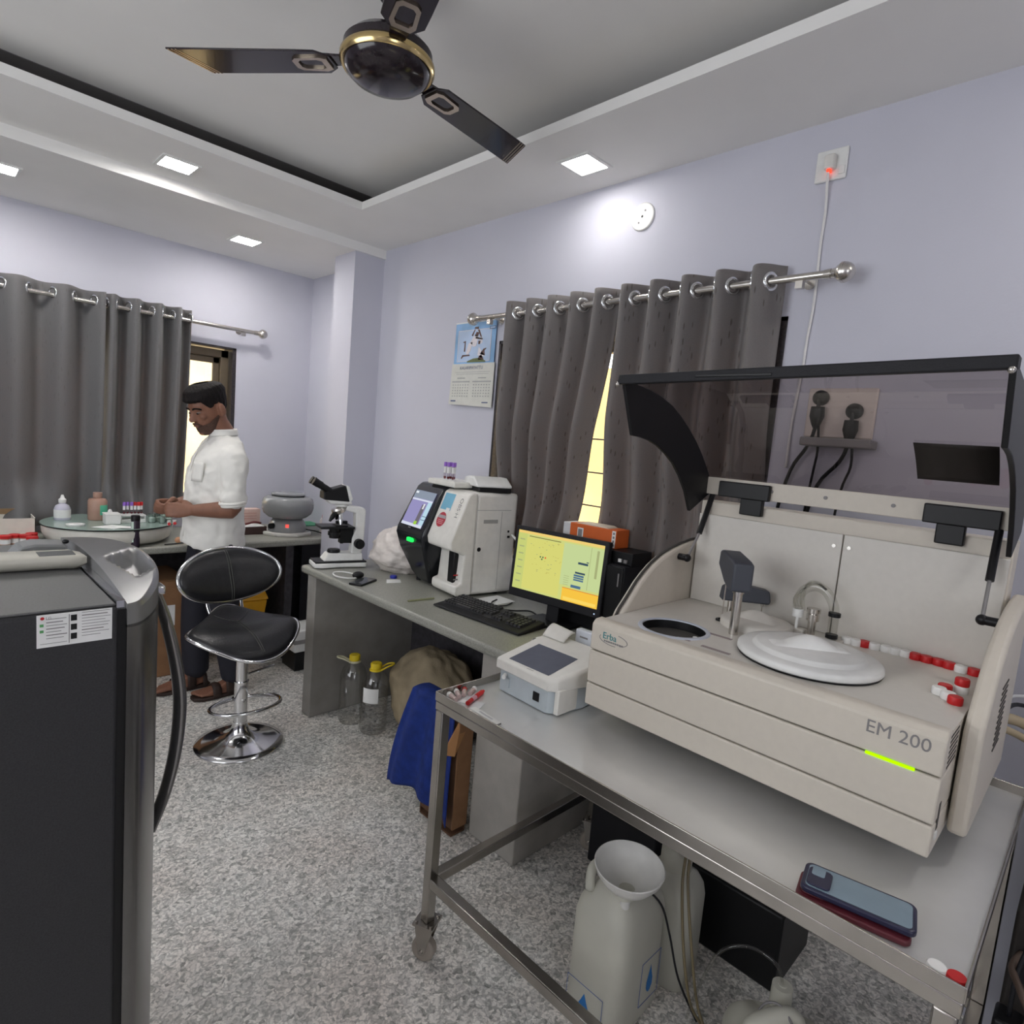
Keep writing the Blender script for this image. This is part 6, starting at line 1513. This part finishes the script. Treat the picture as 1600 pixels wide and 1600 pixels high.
    for k, (pts, rad, mm, t) in enumerate((
        ([(1.85, .13, .95), (1.92, .09, .93), (1.97, .02, .88), (1.99, -.05, .74), (2.0, -.1, .4), (2.02, -.1, .02)], .013, M_hose, 'thick beige drain hose leaving the rear of the large analyser'),
        ([(1.85, .12, .925), (1.90, .08, .90), (1.94, .01, .85), (1.96, -.06, .7), (1.98, -.1, .35), (1.99, -.12, .02)], .009, M_hose, 'thinner beige hose below the thick one behind the analyser'),
        ([(1.85, .12, .975), (1.95, .10, .965), (2.02, .03, .93), (2.05, -.04, .78), (2.06, -.08, .3), (2.06, -.1, .02)], .005, M_blackm, 'black cable leaving the rear of the large analyser'),
        ([(1.85, .125, .99), (1.95, .11, .985), (2.03, .05, .96), (2.06, -.03, .82), (2.07, -.06, .4), (2.07, -.08, .02)], .004, mat('pale_cable', (.6, .6, .6), .4), 'pale cable above the black one behind the analyser'))):
        o = MB(); o.tube(pts, rad, 10, smooth=6); tag(o.build('hose' if k < 2 else 'cable', mm, smooth=180), t, 'hose' if k < 2 else 'cable')
    # dark power gear crowded beside the right end of the trolley
    r = thing('voltage_stabiliser', 'dark voltage stabiliser cabinet standing beyond the right end of the trolley', 'electronics', (1.75, -.14, 0))
    m = MB(); m.box(1.56, 1.93, -.33, .030, .001, .66); m.build('cabinet', mat('dark_brown_metal', (.022, .018, .016), .6), r, bevel=.008)
    m = MB(); m.box(1.555, 1.56, -.30, .01, .52, .62); m.build('front_panel', M_blackm, r, bevel=.002)
    r = thing('power_adapter', 'black power adapter hanging in cables at the lower right picture corner', 'adapter', (1.50, .01, .40))
    m = MB(); m.box(1.47, 1.53, -.012, .034, .38, .48); m.build('body', M_black, r, bevel=.006)
    m = MB(); m.tube([(1.50, .012, .48), (1.51, .012, .56), (1.54, .0, .62), (1.56, -.02, .66)], .004, 8, smooth=5); m.tube([(1.50, .012, .38), (1.49, .0, .28), (1.50, -.02, .12), (1.52, -.03, .01)], .004, 8, smooth=5); m.build('lead', M_blackm, r, smooth=180)
    for k, (pts, t) in enumerate((([(1.56, -.03, .60), (1.50, -.02, .55), (1.46, -.015, .44), (1.45, -.02, .30), (1.47, -.04, .02)], 'brownish cable loop in front of the dark cabinet right of the trolley'), ([(1.56, .01, .58), (1.52, .02, .565), (1.47, .0, .555), (1.44, -.03, .50), (1.43, -.05, .30), (1.45, -.06, .02)], 'grey brown cable crossing above the hanging power adapter'))):
        o = MB(); o.tube(pts, .007, 10, smooth=6); tag(o.build('cable', mat('brown_cable', (.09, .06, .045), .5), smooth=180), t, 'cable')
floor_stuff()
# ================================================================== the man at the bench
def man():
    r = thing('person', 'man in a white rolled sleeve shirt and dark trousers standing at the round glass table', 'person', (0, 0, 0))
    # local frame: +x forward (the way he faces), +y his left, +z up
    M_skin = mat('brown_skin', (.23, .105, .066), .5, noise=(25, .08)); M_hair = mat('black_hair', (.008, .006, .006), .6, spec=.2, noise=(120, .3), bump=(160, .6), stretch=(1, 1, .25))
    M_shirt = mat('white_cotton_shirt', (.80, .79, .75), .8, noise=(10, .02), bump=(14, .35)); M_trou = mat('dark_trousers', (.014, .014, .022), .8, bump=(20, .2))
    tilt = math.radians(24); turn = math.radians(14)
    H0 = Vector((.052, 0, 1.548))
    HR = Euler((0, tilt, turn), 'XYZ').to_matrix()
    HR = Euler((0, 0, turn)).to_matrix() @ Euler((0, tilt, 0)).to_matrix()
    prof = [(-.118, .058, .016, .018), (-.108, .052, .036, .034), (-.09, .043, .053, .045), (-.065, .030, .068, .055), (-.035, .018, .081, .064), (0, .008, .091, .071), (.04, .002, .097, .075), (.075, -.003, .090, .070), (.10, -.006, .068, .053), (.115, -.006, .034, .027), (.119, -.006, .010, .008)]
    def lerp_prof(z):
        for a, b in zip(prof, prof[1:]):
            if a[0] <= z <= b[0]:
                t = (z-a[0])/(b[0]-a[0]); return [a[i]+(b[i]-a[i])*t for i in range(1, 4)]
        return list(prof[0][1:] if z < prof[0][0] else prof[-1][1:])
    def headpt(z, az, off=0.0):
        c, a, b = lerp_prof(z)
        return H0+HR @ Vector((c+(a+off)*math.cos(az), (b+off)*math.sin(az), z))
    def hp(x, y, z): return H0+HR @ Vector((x, y, z))
    def ell(c, ax, ay, rx, ry, n=24):
        return [Vector(c)+Vector(ax)*(rx*math.cos(2*PI*k/n))+Vector(ay)*(ry*math.sin(2*PI*k/n)) for k in range(n)]
    def limb(m, pts, rad, n=16):
        P = [Vector(p) for p in pts]; rings = []; S = []
        k = 4; Pn = spline(P, k); Rn = []
        for i in range(len(P)-1):
            for j in range(k): Rn.append(rad[i]+(rad[i+1]-rad[i])*j/k)
        Rn.append(rad[-1])
        up = None
        for i, p in enumerate(Pn):
            d = (Pn[min(i+1, len(Pn)-1)]-Pn[max(i-1, 0)]).normalized()
            if up is None: up = Vector((0, 1, 0)) if abs(d.y) < .8 else Vector((1, 0, 0))
            x = up.cross(d).normalized(); y = d.cross(x).normalized(); up = y
            rings.append([p+x*(Rn[i]*math.cos(2*PI*q/n))+y*(Rn[i]*math.sin(2*PI*q/n)) for q in range(n)])
        e0 = Pn[0]-(Pn[1]-Pn[0]).normalized()*Rn[0]*.5; e1 = Pn[-1]+(Pn[-1]-Pn[-2]).normalized()*Rn[-1]*.6
        m.ring_loft([[e0+(v-Pn[0])*.55 for v in rings[0]]]+rings+[[e1+(v-Pn[-1])*.5 for v in rings[-1]]])
    # ---- the body, one continuous skin
    m = MB()
    m.ring_loft([[headpt(z, 2*PI*k/32) for k in range(32)] for z, *_ in prof])
    # nose, brow, lips, chin, ears
    m.ring_loft([[hp(.095, s*.008, .028) for s in (-1, 1)]+[hp(.088, .008, .03), hp(.088, -.008, .03)], [hp(.126, s*.009, -.018) for s in (-1, 1)]+[hp(.090, .018, -.018), hp(.090, -.018, -.018)], [hp(.118, s*.010, -.032) for s in (-1, 1)]+[hp(.085, .018, -.034), hp(.085, -.018, -.034)]])
    m.sphere(hp(.118, 0, -.024), (.011, .011, .010), 14, HR); 
    for s in (-1, 1):
        m.sphere(hp(.106, s*.013, -.027), (.010, .008, .008), 12, HR)
        m.sphere(hp(.086, s*.034, .030), (.012, .024, .007), 14, HR)
        m.sphere(hp(.076, s*.046, -.012), (.018, .018, .016), 14, HR)
        m.sphere(hp(-.014, s*.085, -.004), (.022, .015, .035), 16, HR @ Euler((0, 0, s*.5)).to_matrix())
        m.sphere(hp(-.006, s*.078, -.030), (.011, .008, .011), 12, HR)
    m.sphere(hp(.096, 0, -.053), (.011, .024, .006), 14, HR); m.sphere(hp(.094, 0, -.064), (.012, .021, .007), 14, HR); m.sphere(hp(.082, 0, -.10), (.018, .024, .015), 14, HR)
    limb(m, [(-.045, 0, 1.36), (-.022, 0, 1.42), (.012, 0, 1.475), (.035, 0, 1.52)], [.066, .058, .056, .06], 22)
    # trunk and legs under the clothes
    m.ring_loft([ell((.01, 0, .86), (1, 0, 0), (0, 1, 0), .10, .15), ell((.012, 0, 1.0), (1, 0, 0), (0, 1, 0), .095, .145), ell((.012, 0, 1.18), (1, 0, 0), (0, 1, 0), .105, .16), ell((-.005, 0, 1.30), (1, 0, 0), (0, 1, 0), .095, .165), ell((-.025, 0, 1.37), (1, 0, 0), (0, 1, 0), .06, .12), ell((-.03, 0, 1.40), (1, 0, 0), (0, 1, 0), .04, .06)])
    for s, fx in ((1, -.055), (-1, .085)):
        limb(m, [(.005, s*.085, .88), (.01+fx*.3, s*.09, .68), (.012+fx*.55, s*.09, .47), (-.01+fx*.85, s*.09, .27), (-.03+fx, s*.09, .09)], [.088, .078, .058, .052, .036], 18)
        f = -.03+fx
        m.ring_loft([[Vector((f+x, s*.09+y, z)) for x, y, z in ring] for ring in (
            [(-.055, -.022, .028), (-.055, .022, .028), (-.045, .022, .075), (-.045, -.022, .075)], [(0, -.032, .022), (0, .032, .022), (-.0, .026, .105), (-.0, -.026, .105)],
            [(.07, -.038, .022), (.07, .036, .022), (.06, .026, .075), (.06, -.028, .075)], [(.13, -.044, .022), (.13, .040, .022), (.125, .034, .052), (.125, -.038, .052)], [(.165, -.04, .023), (.16, .03, .023), (.16, .026, .040), (.165, -.035, .040)])])
        for t in range(5):
            y = s*(-.034+.017*t); L = (.205, .20, .193, .186, .178)[t]; rr = (.0125, .009, .0085, .0085, .008)[t]
            limb(m, [(f+.135, s*.09+y, .036), (f+.17-.004*t, s*.09+y, .034), (f+L, s*.09+y, .031)], [rr, rr, rr*.9], 10)
    # arms: upper arm, forearm, hand with five fingers closed on a tube
    def arm(s, sh, el, wr, hd, fwd, side, palmn):
        limb(m, [sh, el], [.046, .042], 14)
        limb(m, [el, Vector(el).lerp(Vector(wr), .35), wr], [.046, .043, .029], 16)
        w = Vector(wr); F = Vector(fwd).normalized(); Sd = Vector(side).normalized(); N_ = Vector(palmn).normalized()  # N_: out of the back of the hand
        def Q(a, b, c): return w+F*a+Sd*b+N_*c
        def sec(a, hw, ht, cz=0): return [Q(a, hw*math.cos(2*PI*k/14), cz+ht*math.sin(2*PI*k/14)) for k in range(14)]
        m.ring_loft([sec(-.02, .025, .020), sec(.01, .028, .018), sec(.045, .038, .017), (sec(.075, .042, .016)), sec(.092, .038, .013)])
        for k, (b, L) in enumerate(((.030, .072), (.010, .080), (-.010, .075), (-.029, .060))):
            limb(m, [Q(.075, b, .002), Q(.092+L*.32, b*.95, .004-.004), Q(.092+L*.42, b*.85, -.032), Q(.092+L*.20, b*.75, -.054), Q(.085, b*.7, -.052)], [.0105, .0098, .0088, .008, .0072], 10)
        limb(m, [Q(.015, .026, -.008), Q(.045, .046, -.022), Q(.075, .040, -.040), Q(.100, .024, -.046)], [.014, .0125, .0105, .009], 10)
        return Q
    arm(1, (-.01, .180, 1.315), (.002, .222, 1.045), (.165, .150, 1.035), 0, (.9, -.42, -.02), (-.1, -.35, .93), (.35, .9, .25))
    arm(-1, (-.01, -.18, 1.315), (.0, -.222, 1.045), (.165, -.135, 1.03), 0, (.92, .38, -.02), (-.1, .35, .93), (.35, -.9, .25))
    m.build('body', M_skin, r, remesh=.0058, msmooth=2, normals=True)
    # ---- eyes, brows, beard, hair
    M_eye = mat('eye_white', (.26, .21, .18), .25); M_iris = mat('dark_iris', (.012, .007, .005), .15)
    for s in (-1, 1):
        m = MB().use(M_eye); m.sphere(hp(.083, s*.033, .010), (.0118, .0125, .0052), 16, HR); m.use(M_iris); m.sphere(hp(.0925, s*.033, .007), (.0042, .0075, .0048), 12, HR); m.build('eye', None, r, smooth=180)
        m = MB(); m.tube([hp(.098, s*.014, .028), hp(.099, s*.030, .035), hp(.088, s*.050, .031), hp(.078, s*.058, .024)], .0042, 8, smooth=4); m.build('eyebrow', M_hair, r, smooth=180)
    m = MB(); m.tube([hp(.103, -.020, -.058), hp(.108, 0, -.0575), hp(.103, .020, -.058)], .0028, 8, smooth=4); m.build('lips', mat('brown_lips', (.16, .06, .05), .45), r, smooth=180)
    M_beard = mat('short_beard', (.085, .044, .031), .8, noise=(300, .6), bump=(400, .5))
    def beard(u, v):
        az = -1.75+3.5*u; zt = -.045-.016*math.cos(az*1.0)+.03*max(0, abs(az)-1.1); z = -.116+(zt+.116)*v
        return headpt(z, az, .0035)
    m = MB(); m.grid(beard, 36, 12); m.build('beard', M_beard, r, smooth=180, solid=.002)
    m = MB(); m.tube([hp(.092, -.030, -.058), hp(.104, -.018, -.046), hp(.109, 0, -.042), hp(.104, .018, -.046), hp(.092, .030, -.058)], .0042, 8, smooth=4); m.build('moustache', M_beard, r, smooth=180)
    def hair(u, v):
        az = 2*PI*u
        a = abs(((az+PI) % (2*PI))-PI)     # 0 = front
        line = .062 if a < .8 else (.062-(a-.8)/.4*.042 if a < 1.2 else (.020+.012*sm(1.35, 1.5, a)*(1-sm(1.75, 1.9, a)) if a < 1.95 else .020-(a-1.95)/1.19*.090))
        z = line+(.1192-line)*v
        top = sm(.03, .11, z)
        th = .007+.016*top+.006*max(0, math.cos(az))*sm(.05, .08, z)*(1-sm(.10, .118, z))
        th *= (.3+.7*sm(0, .2, v)) if a > 1.0 else (.6+.4*sm(0, .15, v))
        th += .0016*math.sin(az*23+z*60)
        p = headpt(min(z, .1185), az, th)
        return p+HR @ Vector((.006*top*max(0, math.cos(az)), 0, (.024*sm(.25, 1, v)+.003*math.sin(az*7+v*9)*sm(.4, .9, v)*(1-v))*(.85+.15*math.cos(az))))
    m = MB(); m.grid(hair, 72, 26)
    def hair_in(u, v): 
        p = Vector(hair(u, v)); c = hp(0, 0, .01); return p+(c-p)*.16
    m.grid(hair_in, 72, 26)
    m.build('hair', M_hair, r, smooth=180)
    # ---- shirt: trunk and rolled sleeves as one cloth
    m = MB()
    E = lambda cx, z, a, b: ell((cx, 0, z), (1, 0, 0), (0, 1, 0), a, b, 40)
    hem = [Vector((v.x, v.y, v.z+.022*math.cos(2*math.atan2(v.y, v.x-.015)))) for v in E(.015, .825, .155, .192)]
    m.ring_loft([hem, E(.015, .90, .149, .185), E(.018, 1.0, .146, .18), E(.018, 1.10, .143, .18), E(.010, 1.20, .138, .185), E(-.002, 1.29, .124, .192), E(-.014, 1.345, .10, .182), E(-.024, 1.385, .082, .135), E(-.022, 1.412, .068, .085), E(-.018, 1.43, .062, .066)])
    for s in (1, -1):
        limb(m, [(-.012, s*.140, 1.325), (-.014, s*.180, 1.285), (-.006, s*.207, 1.19), (.0, s*.218, 1.10)], [.066, .070, .062, .058], 20)
        limb(m, [(-.004, s*.217, 1.12), (.002, s*.221, 1.085)], [.064, .063], 20)
    sh = m.build('shirt', M_shirt, r, remesh=.0085, msmooth=3)
    tx = bpy.data.textures.new('cloth_folds', 'CLOUDS'); tx.noise_scale = .06; tx.noise_depth = 1
    d = sh.modifiers.new('folds', 'DISPLACE'); d.texture = tx; d.strength = .020; d.mid_level = .5; d.texture_coords = 'LOCAL'
    for s in (1, -1):
        m = MB(); m.torus((.003, s*.2205, 1.082), .060, .009, 'z', 28, 10, Euler((0, .12, 0)).to_matrix()); m.torus((.003, s*.2215, 1.070), .058, .007, 'z', 28, 10, Euler((0, .12, 0)).to_matrix()); m.build('rolled_cuff', M_shirt, sh, smooth=180)
    m = MB(); cs = []
    for k in range(33):
        a = math.radians(-165+330*k/32)+0
        cs.append((a, 1))
    def collar(u, v):
        a = -2.85+5.7*u+PI
        # open at the front
        R = .064+.012*v; fr = (1-math.cos(a-PI))/2
        return (-.014+R*math.cos(a-PI+PI)*-1*-1+.012*fr*0, R*1.03*math.sin(a), 1.418+.03*math.sin(PI*.5*min(1, v*2))-.032*max(0, v*2-1)+.008*math.cos(a+PI)-.02*max(0, -math.cos(a+PI))*0)
    m.grid(collar, 44, 10); m.build('collar', M_shirt, sh, smooth=180, solid=.0035)
    m = MB(); m.tube([(.066, .004, 1.395), (.108, .002, 1.33), (.138, 0, 1.24), (.158, 0, 1.12), (.166, 0, 1.0), (.167, 0, .88)], .0045, 8, smooth=4); m.build('placket', M_shirt, sh, smooth=180)
    m = MB(); m.box(.118, .15, .06, .125, 1.20, 1.28, None) if False else m.grid(lambda u, v: (.135+.012*(1-v)-.028*u*u+.004, .055+.07*u, 1.175+.10*v), 8, 6); m.build('pocket', M_shirt, sh, smooth=180, solid=.003)
    # ---- trousers
    m = MB()
    m.ring_loft([ell((.008, 0, .80), (1, 0, 0), (0, 1, 0), .106, .150, 32), ell((.008, 0, .88), (1, 0, 0), (0, 1, 0), .110, .152, 32), ell((.008, 0, .97), (1, 0, 0), (0, 1, 0), .105, .148, 32)])
    for s, fx in ((1, -.055), (-1, .085)):
        limb(m, [(.005, s*.085, .86), (.01+fx*.3, s*.09, .68), (.012+fx*.55, s*.09, .47), (-.01+fx*.85, s*.09, .27), (-.03+fx, s*.09, .10)], [.100, .092, .078, .072, .066], 22)
    m.build('trousers', M_trou, r, remesh=.011, msmooth=3)
    # ---- sandals
    M_san = mat('dark_brown_leather', (.03, .016, .012), .55)
    for s, fx in ((1, -.055), (-1, .085)):
        f = -.03+fx; c = s*.09
        m = MB(); m.prism([(f-.07, c-.03), (f-.05, c-.038), (f+.03, c-.036), (f+.12, c-.052), (f+.19, c-.050), (f+.215, c-.03), (f+.212, c+.02), (f+.17, c+.046), (f+.08, c+.042), (f, c+.036), (f-.05, c+.036), (f-.07, c+.028)], 'z', .001, .021); so = m.build('sandal', M_san, r, bevel=.004)
        for x, h, w in ((.03, .112, .036), (.10, .078, .046), (-.04, .085, .033)):
            m = MB(); m.grid(lambda u, v: (f+x+.022*(v-.5)*2*(1 if x > 0 else .5)-.02*(1-math.cos(PI*(u-.5)))*0, c+(w+.003)*math.cos(PI*u), .012+(h-.008-.2*abs(v-.5)*.1)*math.sin(PI*u)**.75), 18, 3); m.build('strap', M_san, so, smooth=180, solid=.003)
    place(r, (1.185, 3.40, 0), math.radians(180))
man()
